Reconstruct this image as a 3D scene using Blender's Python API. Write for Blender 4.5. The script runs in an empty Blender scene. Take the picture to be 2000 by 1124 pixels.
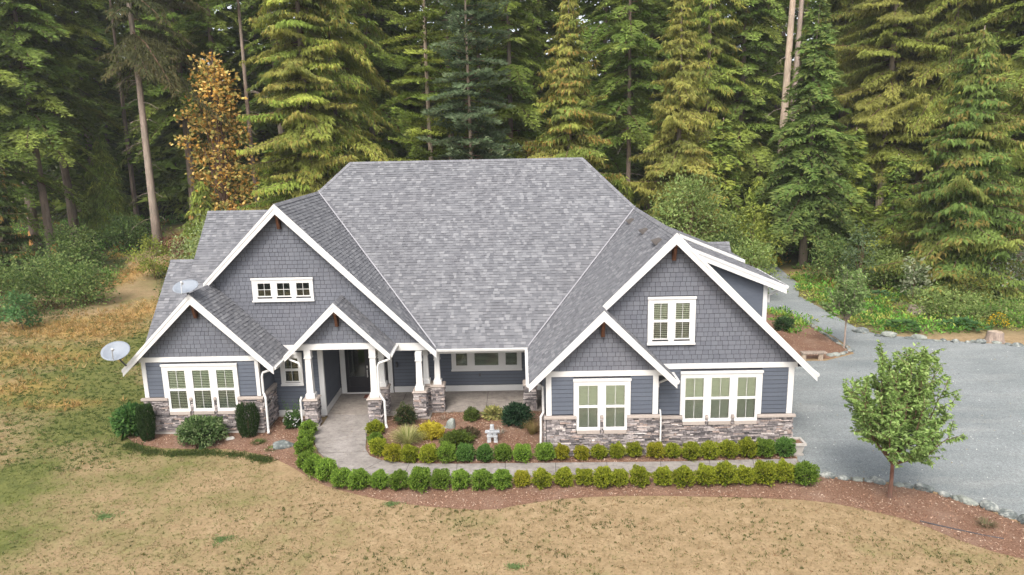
import bpy, math, random
import numpy as np
from math import radians, sin, cos, pi, sqrt
from mathutils import Vector, Matrix, geometry

random.seed(7)
RNG = np.random.default_rng(11)
SC = bpy.context.scene
COL = SC.collection

# ------------------------------------------------------------------ camera
CAM_H = 11.2
FPX = 1394.0                      # focal length in pixels of a 2000 px wide frame
PITCH, YAW, ROLL = radians(12.0), radians(0.75), radians(1.2)
cf = Vector((-sin(YAW)*cos(PITCH), cos(YAW)*cos(PITCH), -sin(PITCH)))
r0 = Vector((cos(YAW), sin(YAW), 0)); u0 = r0.cross(cf)
cr = r0*cos(ROLL) - u0*sin(ROLL); cu = u0*cos(ROLL) + r0*sin(ROLL)
CAMP = Vector((0, 0, CAM_H))
cam = bpy.data.cameras.new('camera'); cam_o = bpy.data.objects.new('camera', cam); COL.objects.link(cam_o)
M = Matrix.Identity(4)
for i in range(3):
    M[i][0], M[i][1], M[i][2], M[i][3] = cr[i], cu[i], -cf[i], CAMP[i]
cam_o.matrix_world = M
cam.sensor_width = 36; cam.lens = FPX/2000*36
cam.clip_start = 0.1; cam.clip_end = 1000
SC.camera = cam_o

# ------------------------------------------------------------------ light
SUN_EL, SUN_AZ = radians(50), radians(-14)      # azimuth measured from -Y (behind the camera) towards -X
w = bpy.data.worlds.new('World'); SC.world = w; w.use_nodes = True
nt = w.node_tree; nt.nodes.clear()
sky = nt.nodes.new('ShaderNodeTexSky'); sky.sky_type = 'NISHITA'; sky.sun_disc = False
sky.sun_elevation = SUN_EL; sky.sun_rotation = radians(180) + radians(14)
sky.dust_density = 4.0; sky.air_density = 1.0; sky.ozone_density = 1.0
hs = nt.nodes.new('ShaderNodeHueSaturation'); hs.inputs['Saturation'].default_value = 0.30
bg = nt.nodes.new('ShaderNodeBackground'); bg.inputs[1].default_value = 0.15
wo = nt.nodes.new('ShaderNodeOutputWorld')
nt.links.new(sky.outputs[0], hs.inputs['Color']); nt.links.new(hs.outputs[0], bg.inputs[0]); nt.links.new(bg.outputs[0], wo.inputs[0])
sun = bpy.data.lights.new('sun', 'SUN'); sun.energy = 0.95; sun.angle = radians(16); sun.color = (1.0, 0.93, 0.82)
sun_o = bpy.data.objects.new('sun', sun); COL.objects.link(sun_o)
sd = Vector((sin(SUN_AZ)*cos(SUN_EL), -cos(SUN_AZ)*cos(SUN_EL), sin(SUN_EL)))
sun_o.rotation_euler = sd.to_track_quat('Z', 'Y').to_euler(); sun_o.location = (-20, -20, 40)
SC.view_settings.view_transform = 'Standard'; SC.view_settings.look = 'None'
SC.view_settings.gamma = 1.0; SC.view_settings.use_curve_mapping = False
SC.view_settings.exposure = 1.36

# ------------------------------------------------------------------ terrain
def terrain(x, y):
    x = np.asarray(x, float); y = np.asarray(y, float)
    t = np.clip((y-52)/60.0, 0, 1)
    z = 0.11*60*t*(0.5+0.5*t)
    m = np.clip((-x-19)/8, 0, 1)*np.clip((y-28)/8, 0, 1)
    z = z + m*0.10*(np.sin(x*0.9+1.3*np.sin(y*0.5))*np.cos(y*0.8+x*0.31))
    return z
def ray(x, y): return cf + cr*((x-1000)/FPX) - cu*((y-562)/FPX)
def at(x, y, h=0.0):
    """ground point seen at photo position x, y (h above the ground)"""
    d = ray(x, y); lo, hi = 5.0, 200.0
    f = lambda s: (CAMP.z + d.z*s) - (float(terrain(d.x*s, d.y*s)) + h)
    if f(hi) > 0: hi = 200.0
    for _ in range(50):
        mid = (lo+hi)/2
        if f(mid) > 0: lo = mid
        else: hi = mid
    return Vector((d.x*lo, d.y*lo, float(terrain(d.x*lo, d.y*lo))))
def atY(x, Y):
    """ground point at depth Y below photo column x"""
    d = ray(x, 400); s = Y/d.y
    return Vector((d.x*s, Y, float(terrain(d.x*s, Y))))
def plane_hit(x, y, a, b, c, k):
    """point of plane a*X+b*Y+c*Z=k at photo position"""
    d = ray(x, y); n = Vector((a, b, c)); s = (k - n.dot(CAMP))/n.dot(d)
    return CAMP + d*s

# ------------------------------------------------------------------ tagging helpers
def tag(o, label=None, cat=None, group=None, kind=None):
    if label: o['label'] = label
    if cat: o['category'] = cat
    if group: o['group'] = group
    if kind: o['kind'] = kind
    return o
def empty(name, loc=(0, 0, 0), rz=0.0, scale=1.0):
    o = bpy.data.objects.new(name, None); COL.objects.link(o)
    o.location = loc; o.rotation_euler = (0, 0, rz); o.scale = (scale,)*3
    o.empty_display_size = 0.2
    return o
def link(name, me, parent=None, mat=None):
    o = bpy.data.objects.new(name, me); COL.objects.link(o)
    if mat is not None and not me.materials: me.materials.append(mat)
    if parent is not None: o.parent = parent
    return o
def copy_tree(src):
    c = src.copy(); COL.objects.link(c)
    for ch in src.children:
        k = ch.copy(); COL.objects.link(k); k.parent = c
        for g in ch.children:
            q = g.copy(); COL.objects.link(q); q.parent = k
    return c

# ------------------------------------------------------------------ materials
class NB:
    def __init__(s, name):
        s.m = bpy.data.materials.new(name); s.m.use_nodes = True
        s.t = s.m.node_tree; s.t.nodes.clear()
        s.out = s.t.nodes.new('ShaderNodeOutputMaterial')
    def n(s, t, **k):
        x = s.t.nodes.new(t)
        for a, b in k.items():
            if a.startswith('i_'): x.inputs[a[2:].replace('_', ' ')].default_value = b
            else: setattr(x, a, b)
        return x
    def l(s, a, b): s.t.links.new(a, b)
    def coord(s, scale=(1, 1, 1), obj=False):
        if obj: v = s.n('ShaderNodeTexCoord').outputs['Object']
        else: v = s.n('ShaderNodeNewGeometry').outputs['Position']
        mp = s.n('ShaderNodeMapping'); mp.inputs['Scale'].default_value = scale
        s.l(v, mp.inputs['Vector']); return mp.outputs[0]
    def noise(s, vec, scale, detail=4, rough=0.6):
        x = s.n('ShaderNodeTexNoise'); x.inputs['Scale'].default_value = scale
        x.inputs['Detail'].default_value = detail; x.inputs['Roughness'].default_value = rough
        s.l(vec, x.inputs['Vector']); return x.outputs['Fac']
    def ramp(s, fac, stops):
        x = s.n('ShaderNodeValToRGB'); e = x.color_ramp.elements
        while len(e) < len(stops): e.new(0.5)
        for i, (p, c) in enumerate(stops):
            e[i].position = p; e[i].color = (c[0], c[1], c[2], 1) if not isinstance(c, (int, float)) else (c, c, c, 1)
        s.l(fac, x.inputs[0]); return x.outputs[0]
    def mix(s, fac, a, b, mode='MIX'):
        x = s.n('ShaderNodeMix', data_type='RGBA', blend_type=mode)
        for sock, v in ((x.inputs[0], fac), (x.inputs[6], a), (x.inputs[7], b)):
            if isinstance(v, (int, float)): sock.default_value = v
            elif isinstance(v, tuple): sock.default_value = (v[0], v[1], v[2], 1)
            else: s.l(v, sock)
        return x.outputs[2]
    def math(s, op, a, b=0.0):
        x = s.n('ShaderNodeMath', operation=op)
        for sock, v in ((x.inputs[0], a), (x.inputs[1], b)):
            if isinstance(v, (int, float)): sock.default_value = v
            else: s.l(v, sock)
        return x.outputs[0]
    def rnd(s):
        a = s.n('ShaderNodeNewGeometry').outputs['Random Per Island']; b = s.n('ShaderNodeObjectInfo').outputs['Random']
        return s.math('FRACT', s.math('ADD', a, b))
    def bsdf(s, col, rough=0.8, bump=None, bstr=0.3, bdist=0.02, spec=0.3, metal=0.0):
        p = s.n('ShaderNodeBsdfPrincipled')
        if isinstance(col, tuple): p.inputs['Base Color'].default_value = (*col, 1)
        else: s.l(col, p.inputs['Base Color'])
        if isinstance(rough, (int, float)): p.inputs['Roughness'].default_value = rough
        else: s.l(rough, p.inputs['Roughness'])
        p.inputs['Specular IOR Level'].default_value = spec; p.inputs['Metallic'].default_value = metal
        if bump is not None:
            b = s.n('ShaderNodeBump'); b.inputs['Strength'].default_value = bstr; b.inputs['Distance'].default_value = bdist
            s.l(bump, b.inputs['Height']); s.l(b.outputs[0], p.inputs['Normal'])
        s.l(p.outputs[0], s.out.inputs[0]); return p

def mat_plain(name, c, rough=0.6, var=0.12, scale=3.0, metal=0.0, spec=0.3):
    b = NB(name); v = b.coord()
    f = b.noise(v, scale, 5); c2 = tuple(x*(1-var) for x in c); c3 = tuple(min(1, x*(1+var)) for x in c)
    b.bsdf(b.ramp(f, [(0.3, c2), (0.7, c3)]), rough, metal=metal, spec=spec); return b.m
def mat_pieces(name, stops, rough=0.85, grain=30.0, gmix=0.3, bstr=0.3, bdist=0.006, wear=None):
    b = NB(name); v = b.coord()
    base = b.ramp(b.rnd(), stops)
    g = b.noise(v, grain, 5, 0.7)
    col = b.mix(gmix, base, b.ramp(g, [(0.25, 0.35), (0.75, 1.5)]), 'MULTIPLY')
    if wear:
        col = b.mix(b.ramp(b.noise(v, wear[1], 4), [(0.45, 0.0), (0.75, 1.0)]), col, b.mix(1.0, col, wear[0], 'MULTIPLY'))
    b.bsdf(col, rough, g, bstr, bdist); return b.m

M_TRIM = mat_plain('white_paint', (0.545, 0.535, 0.52), 0.5, 0.04, 2.0)
M_SOFFIT = mat_plain('soffit_paint', (0.72, 0.71, 0.69), 0.6, 0.04, 2.0)
M_ROOF = mat_pieces('roof_shingle', [(0.0, (0.1008, 0.1017, 0.1116)), (0.3, (0.1224, 0.1233, 0.1332)), (0.6, (0.1386, 0.1395, 0.1494)), (0.85, (0.1584, 0.1593, 0.1692)), (1.0, (0.198, 0.198, 0.207))], 0.95, 60, 0.30, 0.4, 0.004, ((0.94, 0.93, 0.93), 0.5))
M_CAP = mat_pieces('ridge_shingle', [(0.0, (0.126, 0.126, 0.1368)), (1.0, (0.1845, 0.1845, 0.1953))], 0.95, 60, 0.3)
M_FLASH = mat_plain('flashing', (0.26, 0.255, 0.275), 0.6, 0.08)
M_SHAKE = mat_pieces('siding_shingle', [(0.0, (0.0989, 0.1033, 0.1224)), (0.5, (0.1101, 0.1157, 0.1348)), (1.0, (0.1187, 0.124, 0.1434))], 0.7, 25, 0.12, 0.2, 0.004, ((1.12, 1.08, 1.05), 0.35))
M_BOARD = mat_pieces('siding_board', [(0.0, (0.0752, 0.0857, 0.1087)), (1.0, (0.0868, 0.0982, 0.1222))], 0.6, 12, 0.12, 0.1, 0.003)
M_WALLBACK = mat_plain('lap_shadow_backing', (0.030, 0.031, 0.038), 0.9)  # near-black, so gaps in the siding read as the shadow under each lap
M_STONE = mat_pieces('ledge_stone', [(0.0, (0.0736, 0.068, 0.0702)), (0.2, (0.1464, 0.1296, 0.1296)), (0.45, (0.236, 0.208, 0.2024)), (0.7, (0.348, 0.3088, 0.2976)), (0.85, (0.3032, 0.2304, 0.1968)), (1.0, (0.5496, 0.5048, 0.4824))], 0.9, 14, 0.8, 0.8, 0.015)
M_STONECAP = mat_pieces('cap_stone', [(0.0, (0.29, 0.245, 0.215)), (1.0, (0.36, 0.31, 0.275))], 0.85, 20, 0.25)
M_MORTAR = mat_plain('mortar', (0.035, 0.031, 0.03), 0.95, 0.2)
M_FOUND = mat_plain('foundation_concrete', (0.38, 0.35, 0.32), 0.9, 0.15, 2)
M_WOOD = mat_plain('dark_wood', (0.07, 0.028, 0.014), 0.6, 0.3, 8)
M_DOOR = mat_plain('black_door', (0.012, 0.012, 0.016), 0.35, 0.2, 4, spec=0.5)
M_METAL = mat_plain('dark_metal', (0.05, 0.05, 0.055), 0.45, 0.2)
M_NICKEL = mat_plain('nickel', (0.6, 0.6, 0.6), 0.3, 0.05, metal=0.9)
M_DISH = mat_plain('dish_grey', (0.20, 0.22, 0.25), 0.55, 0.06, 4)
M_DARK = mat_plain('unlit_room_black', (0.012, 0.013, 0.014), 0.9)  # black stands in for the lack of light in the rooms
M_BLIND_L = mat_plain('green_grey_blind', (0.74, 0.74, 0.64), 0.6, 0.05)
M_BLIND_R = mat_plain('cream_blind', (0.84, 0.83, 0.69), 0.6, 0.05)
M_SCREEN = mat_plain('screen_grey', (0.2, 0.2, 0.2), 0.8)
M_PEBBLE = mat_plain('pale_stone', (0.50, 0.47, 0.43), 0.8, 0.15, 6)
M_DOORMAT = mat_plain('red_mat', (0.16, 0.05, 0.03), 0.9, 0.2, 10)

def mat_glass(name, tint, dark=1.0):
    b = NB(name)
    tr = b.n('ShaderNodeBsdfTransparent'); tr.inputs[0].default_value = (*[t*dark for t in tint], 1)
    gl = b.n('ShaderNodeBsdfGlossy'); gl.inputs[0].default_value = (0.9, 0.95, 0.92, 1); gl.inputs['Roughness'].default_value = 0.03
    fr = b.n('ShaderNodeFresnel'); fr.inputs[0].default_value = 1.7
    mx = b.n('ShaderNodeMixShader'); b.l(fr.outputs[0], mx.inputs[0]); b.l(tr.outputs[0], mx.inputs[1]); b.l(gl.outputs[0], mx.inputs[2])
    b.l(mx.outputs[0], b.out.inputs[0]); return b.m
M_GLASS = mat_glass('window_glass', (0.93, 0.96, 0.92))
M_GLASS_S = mat_glass('screened_glass', (0.82, 0.84, 0.82))

def mat_rock(name, stops, scale=3.0):
    b = NB(name); v = b.coord()
    f = b.noise(v, scale, 8, 0.7); g = b.noise(v, scale*5, 6, 0.8)
    col = b.mix(0.4, b.ramp(f, stops), b.ramp(g, [(0.3, 0.5), (0.7, 1.4)]), 'MULTIPLY')
    b.bsdf(col, 0.95, f, 0.9, 0.12, spec=0.1); return b.m
M_ROCK = mat_rock('blue_grey_rock', [(0.35, (0.07, 0.08, 0.08)), (0.5, (0.15, 0.165, 0.158)), (0.62, (0.34, 0.345, 0.32))])
M_ROCKP = mat_rock('pale_rock', [(0.3, (0.12, 0.135, 0.125)), (0.5, (0.22, 0.235, 0.21)), (0.7, (0.36, 0.36, 0.32))])
M_INUK = mat_rock('white_stone', [(0.3, (0.24, 0.25, 0.27)), (0.5, (0.40, 0.41, 0.42)), (0.7, (0.56, 0.56, 0.56))])

def mat_bark(name, a, c, scale=6):
    b = NB(name); v = b.coord((1, 1, 0.18))
    f = b.noise(v, scale, 7, 0.75); g = b.noise(b.coord(), 0.6, 3)
    col = b.ramp(f, [(0.3, a), (0.7, c)])
    col = b.mix(b.ramp(g, [(0.4, 0.0), (0.7, 0.35)]), col, (0.16, 0.17, 0.13))
    b.bsdf(col, 0.95, f, 0.9, 0.08); return b.m
M_BARK = mat_bark('brown_bark', (0.11, 0.078, 0.06), (0.32, 0.235, 0.19))
M_BARKG = mat_bark('grey_bark', (0.15, 0.115, 0.095), (0.40, 0.31, 0.255))
M_BARKP = mat_bark('pale_bark', (0.24, 0.17, 0.125), (0.56, 0.44, 0.34))
M_BARKR = mat_bark('red_cherry_bark', (0.07, 0.018, 0.012), (0.22, 0.07, 0.045), 14)
M_TWIG = mat_plain('twig', (0.12, 0.07, 0.045), 0.9, 0.2)

def mat_leaf(name, trans=0.3, rough=0.75, objcol=False, spec=0.12):
    b = NB(name)
    a = b.n('ShaderNodeAttribute', attribute_name='Col').outputs['Color']
    col = a
    if objcol:
        col = b.mix(1.0, a, b.n('ShaderNodeObjectInfo').outputs['Color'], 'MULTIPLY')
    p = b.n('ShaderNodeBsdfPrincipled'); p.inputs['Roughness'].default_value = rough; p.inputs['Specular IOR Level'].default_value = spec
    b.l(col, p.inputs['Base Color'])
    t = b.n('ShaderNodeBsdfTranslucent'); b.l(col, t.inputs[0])
    mx = b.n('ShaderNodeMixShader'); mx.inputs[0].default_value = trans
    b.l(p.outputs[0], mx.inputs[1]); b.l(t.outputs[0], mx.inputs[2]); b.l(mx.outputs[0], b.out.inputs[0])
    return b.m
M_LEAF = mat_leaf('foliage', 0.48)
M_LEAFO = mat_leaf('tinted_foliage', 0.3, objcol=True)
M_LITTER = mat_leaf('bark_chips', 0.0, 0.9)

# ground materials
def mat_lawn():
    b = NB('dry_lawn'); v = b.coord()
    zone = b.n('ShaderNodeAttribute', attribute_name='Zone'); sep = b.n('ShaderNodeSeparateColor'); b.l(zone.outputs['Color'], sep.inputs[0])
    green, wild, gold = sep.outputs[0], sep.outputs[1], sep.outputs[2]
    n1 = b.noise(v, 0.35, 6, 0.65); n2 = b.noise(v, 2.2, 6, 0.7); n3 = b.noise(v, 11, 6, 0.8)
    tan = b.ramp(n2, [(0.25, (0.18, 0.1305, 0.0675)), (0.5, (0.252, 0.18, 0.1008)), (0.75, (0.333, 0.2475, 0.1485))])
    grn = b.ramp(n2, [(0.25, (0.06, 0.075, 0.022)), (0.6, (0.12, 0.125, 0.038)), (0.8, (0.195, 0.17, 0.07))])
    fac = b.math('ADD', green, b.math('MULTIPLY', b.math('SUBTRACT', n1, 0.5), 1.5))
    fac = b.math('ADD', fac, b.math('MULTIPLY', b.math('SUBTRACT', n2, 0.5), 0.9))
    facr = b.ramp(fac, [(0.25, 0.0), (0.75, 1.0)])
    col = b.mix(facr, tan, grn)
    gcol = b.ramp(n2, [(0.3, (0.24, 0.135, 0.04)), (0.7, (0.42, 0.27, 0.09))])
    col = b.mix(gold, col, gcol)
    wcol = b.ramp(b.noise(v, 0.9, 6, 0.7), [(0.3, (0.028, 0.034, 0.014)), (0.55, (0.06, 0.07, 0.025)), (0.8, (0.12, 0.09, 0.04))])
    col = b.mix(wild, col, wcol)
    col = b.mix(1.0, col, b.ramp(n3, [(0.28, 0.45), (0.45, 0.92), (0.6, 1.1), (0.75, 1.45)]), 'MULTIPLY')
    b.bsdf(col, 0.95, b.math('ADD', b.math('MULTIPLY', n3, 0.5), n2), 0.7, 0.05, spec=0.1); return b.m
def mat_gravel():
    b = NB('grey_gravel'); v = b.coord()
    n1 = b.noise(v, 0.25, 5, 0.6); n2 = b.noise(v, 30, 4, 0.8); n3 = b.noise(b.coord((0.25, 1.2, 1)), 0.8, 5)
    vo = b.n('ShaderNodeTexVoronoi'); vo.inputs['Scale'].default_value = 28; b.l(v, vo.inputs['Vector'])
    col = b.ramp(n1, [(0.3, (0.1535, 0.1702, 0.1739)), (0.7, (0.2232, 0.2381, 0.2381))])
    n5 = b.noise(b.coord((0.12, 0.35, 1)), 1.0, 6, 0.7)
    col = b.mix(b.ramp(n5, [(0.42, 0.0), (0.66, 0.5)]), col, (0.27, 0.285, 0.285))
    col = b.mix(b.ramp(n3, [(0.52, 0.0), (0.75, 0.32)]), col, (0.36, 0.355, 0.33))
    n4 = b.noise(v, 7, 6, 0.8)
    col = b.mix(0.7, col, b.ramp(n4, [(0.3, 0.72), (0.5, 1.0), (0.7, 1.22)]), 'MULTIPLY')
    col = b.mix(1.0, col, b.ramp(n2, [(0.25, 0.40), (0.5, 1.0), (0.78, 1.7)]), 'MULTIPLY')
    col = b.mix(0.35, col, b.ramp(vo.outputs['Distance'], [(0.0, 1.3), (0.6, 0.6)]), 'MULTIPLY')
    b.bsdf(col, 0.95, n2, 0.6, 0.02, spec=0.15); return b.m
def mat_concrete(name, a, c, seam=True):
    b = NB(name); v = b.coord()
    n1 = b.noise(v, 1.1, 8, 0.75); n2 = b.noise(v, 9, 6, 0.75)
    mus = b.noise(b.coord((1, 1.6, 1)), 3.2, 8, 0.8)
    col = b.ramp(n1, [(0.3, a), (0.7, c)])
    col = b.mix(0.8, col, b.ramp(mus, [(0.33, 0.42), (0.47, 0.95), (0.7, 1.25)]), 'MULTIPLY')
    col = b.mix(0.5, col, b.ramp(n2, [(0.3, 0.6), (0.7, 1.3)]), 'MULTIPLY')
    b.bsdf(col, 0.85, mus, 0.5, 0.02, spec=0.25); return b.m
def mat_mulch():
    b = NB('bark_mulch'); v = b.coord()
    n1 = b.noise(v, 0.8, 5); n2 = b.noise(v, 22, 5, 0.8)
    col = b.ramp(n2, [(0.25, (0.0585, 0.0306, 0.0189)), (0.5, (0.1575, 0.0882, 0.0585)), (0.75, (0.297, 0.1935, 0.1395))])
    col = b.mix(b.ramp(n1, [(0.45, 0.0), (0.7, 0.6)]), col, b.mix(0.5, col, (0.30, 0.22, 0.17)))
    b.bsdf(col, 0.95, n2, 0.8, 0.03, spec=0.1); return b.m
M_LAWN = mat_lawn(); M_GRAVEL = mat_gravel(); M_MULCH = mat_mulch()
M_WALK = mat_concrete('stamped_concrete', (0.18, 0.1602, 0.1458), (0.288, 0.2628, 0.243))
M_SLAB = mat_concrete('porch_concrete', (0.188, 0.164, 0.144), (0.272, 0.24, 0.216))

# ------------------------------------------------------------------ mesh helpers
def mesh_np(name, verts, faces_flat, sizes, mat=None, colors=None, smooth=False):
    me = bpy.data.meshes.new(name)
    verts = np.asarray(verts, np.float32).reshape(-1, 3)
    me.vertices.add(len(verts)); me.vertices.foreach_set('co', verts.ravel())
    ff = np.asarray(faces_flat, np.int32).ravel(); sz = np.asarray(sizes, np.int32)
    me.loops.add(len(ff)); me.loops.foreach_set('vertex_index', ff)
    me.polygons.add(len(sz))
    st = np.concatenate([[0], np.cumsum(sz)[:-1]]).astype(np.int32)
    me.polygons.foreach_set('loop_start', st); me.polygons.foreach_set('loop_total', sz)
    if colors is not None:
        a = me.attributes.new('Col', 'FLOAT_COLOR', 'FACE')
        c = np.ones((len(sz), 4), np.float32); c[:, :3] = colors; a.data.foreach_set('color', c.ravel())
    me.update(calc_edges=True)
    me.polygons.foreach_set('use_smooth', np.full(len(sz), bool(smooth)))
    if mat is not None: me.materials.append(mat)
    return me
def mesh_quads(name, q, mat, colors=None):
    n, k = q.shape[:2]
    return mesh_np(name, q.reshape(-1, 3), np.arange(n*k), np.full(n, k), mat, colors)

class MB:
    """collects simple shapes into one mesh"""
    def __init__(s): s.v = []; s.f = []
    def add(s, vs, fs):
        o = len(s.v); s.v += [tuple(x) for x in vs]; s.f += [tuple(i+o for i in f) for f in fs]; return s
    def box(s, x0, x1, y0, y1, z0, z1):
        return s.add([(x0, y0, z0), (x1, y0, z0), (x1, y1, z0), (x0, y1, z0), (x0, y0, z1), (x1, y0, z1), (x1, y1, z1), (x0, y1, z1)],
                     [(0, 3, 2, 1), (4, 5, 6, 7), (0, 1, 5, 4), (1, 2, 6, 5), (2, 3, 7, 6), (3, 0, 4, 7)])
    def frus(s, cx, cy, z0, z1, a0, b0, a1, b1):
        return s.add([(cx-a0, cy-b0, z0), (cx+a0, cy-b0, z0), (cx+a0, cy+b0, z0), (cx-a0, cy+b0, z0), (cx-a1, cy-b1, z1), (cx+a1, cy-b1, z1), (cx+a1, cy+b1, z1), (cx-a1, cy+b1, z1)],
                     [(0, 3, 2, 1), (4, 5, 6, 7), (0, 1, 5, 4), (1, 2, 6, 5), (2, 3, 7, 6), (3, 0, 4, 7)])
    def prism(s, pts, off):
        """pts: 3D polygon, off: extrusion vector"""
        n = len(pts); off = Vector(off)
        vs = [Vector(p) for p in pts] + [Vector(p)+off for p in pts]
        fs = [tuple(range(n)), tuple(range(2*n-1, n-1, -1))] + [(i, i+n, (i+1) % n+n, (i+1) % n) for i in range(n)]
        return s.add(vs, fs)
    def tube(s, pts, r, n=6, r1=None, cap=True):
        pts = [Vector(p) for p in pts]; m = len(pts); vs = []
        rr = r if isinstance(r, (list, tuple)) else [r + ((r1 if r1 is not None else r)-r)*i/max(1, m-1) for i in range(m)]
        up = None
        for i, p in enumerate(pts):
            d = (pts[min(i+1, m-1)]-pts[max(i-1, 0)]).normalized()
            a = Vector((0, 0, 1)) if abs(d.z) < 0.9 else Vector((1, 0, 0))
            if up is None: up = d.cross(a).normalized()
            up = (up - d*up.dot(d)).normalized(); w2 = d.cross(up)
            for k in range(n):
                t = 2*pi*(k+0.5)/n; vs.append(p + up*cos(t)*rr[i] + w2*sin(t)*rr[i])
        fs = [(i*n+k, i*n+(k+1) % n, (i+1)*n+(k+1) % n, (i+1)*n+k) for i in range(m-1) for k in range(n)]
        if cap: fs += [tuple(range(n-1, -1, -1)), tuple((m-1)*n+k for k in range(n))]
        return s.add(vs, fs)
    def mesh(s, name, mat, smooth=False, bevel=0.0):
        me = bpy.data.meshes.new(name); me.from_pydata(s.v, [], s.f); me.update()
        me.materials.append(mat)
        import bmesh
        bm = bmesh.new(); bm.from_mesh(me); bmesh.ops.recalc_face_normals(bm, faces=bm.faces); 
        if bevel: bmesh.ops.bevel(bm, geom=list(bm.edges), offset=bevel, segments=1, affect='EDGES')
        bm.to_mesh(me); bm.free()
        if smooth: me.polygons.foreach_set('use_smooth', np.ones(len(me.polygons), bool))
        return me
    def build(s, name, mat, parent=None, smooth=False, bevel=0.0):
        return link(name, s.mesh(name, mat, smooth, bevel), parent)

# ------------------------------------------------------------------ pieces (stones, shingles, boards) laid on a plane
class Frame:
    def __init__(s, O, U, V):
        s.O = Vector(O); s.U = Vector(U).normalized(); s.V = Vector(V).normalized(); s.N = s.U.cross(s.V)
    def p(s, u, v, n=0.0): return s.O + s.U*u + s.V*v + s.N*n
def clip_poly(sub, clip):
    """Sutherland-Hodgman, both counterclockwise convex"""
    out = list(sub)
    for i in range(len(clip)):
        a, b = clip[i], clip[(i+1) % len(clip)]
        inp, out = out, []
        if not inp: return []
        side = lambda p: (b[0]-a[0])*(p[1]-a[1])-(b[1]-a[1])*(p[0]-a[0])
        for j in range(len(inp)):
            p, q = inp[j], inp[(j+1) % len(inp)]; sp, sq = side(p), side(q)
            if sp >= -1e-9: out.append(p)
            if (sp > 1e-9 and sq < -1e-9) or (sp < -1e-9 and sq > 1e-9):
                t = sp/(sp-sq); out.append((p[0]+(q[0]-p[0])*t, p[1]+(q[1]-p[1])*t))
    return out
def area(p): return 0.5*sum(p[i][0]*p[(i+1) % len(p)][1]-p[(i+1) % len(p)][0]*p[i][1] for i in range(len(p)))
def ccw(p): return list(p) if area(p) > 0 else list(reversed(p))

def unit_wedge(name, mat, top=0.08, bot=1.0):
    v = [(0, 0, 0), (1, 0, 0), (1, 1, 0), (0, 1, 0), (0, 0, bot), (1, 0, bot), (1, 1, top), (0, 1, top)]
    f = [(4, 5, 6, 7), (0, 1, 5, 4), (1, 2, 6, 5), (2, 3, 7, 6), (3, 0, 4, 7), (0, 3, 2, 1)]
    me = bpy.data.meshes.new(name); me.from_pydata(v, [], f); me.update(); me.materials.append(mat); return me
def unit_stone(name, mat, rs):
    j = lambda a: rs.uniform(-a, a)
    v = [(0, 0, 0), (1, 0, 0), (1, 1, 0), (0, 1, 0),
         (0.0+abs(j(.02)), 0.03, .75+j(.2)), (1-abs(j(.02)), 0.02, .75+j(.2)), (1-abs(j(.02)), 0.98, .7+j(.2)), (abs(j(.02)), 0.97, .7+j(.2)),
         (.06+j(.03), .16+j(.08), 1+j(.1)), (.94+j(.03), .16+j(.08), 1+j(.12)), (.94+j(.03), .84+j(.08), .95+j(.12)), (.06+j(.03), .84+j(.08), .95+j(.12)),
         (.5+j(.2), .12, 1.05+j(.15)), (.5+j(.2), .88, 1.0+j(.15))]
    f = [(0, 1, 5, 4), (1, 2, 6, 5), (2, 3, 7, 6), (3, 0, 4, 7), (4, 5, 9, 12, 8), (5, 6, 10, 9), (6, 7, 11, 13, 10), (7, 4, 8, 11), (8, 12, 13, 11), (12, 9, 10, 13)]
    me = bpy.data.meshes.new(name); me.from_pydata(v, [], f); me.update(); me.materials.append(mat); return me

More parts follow.
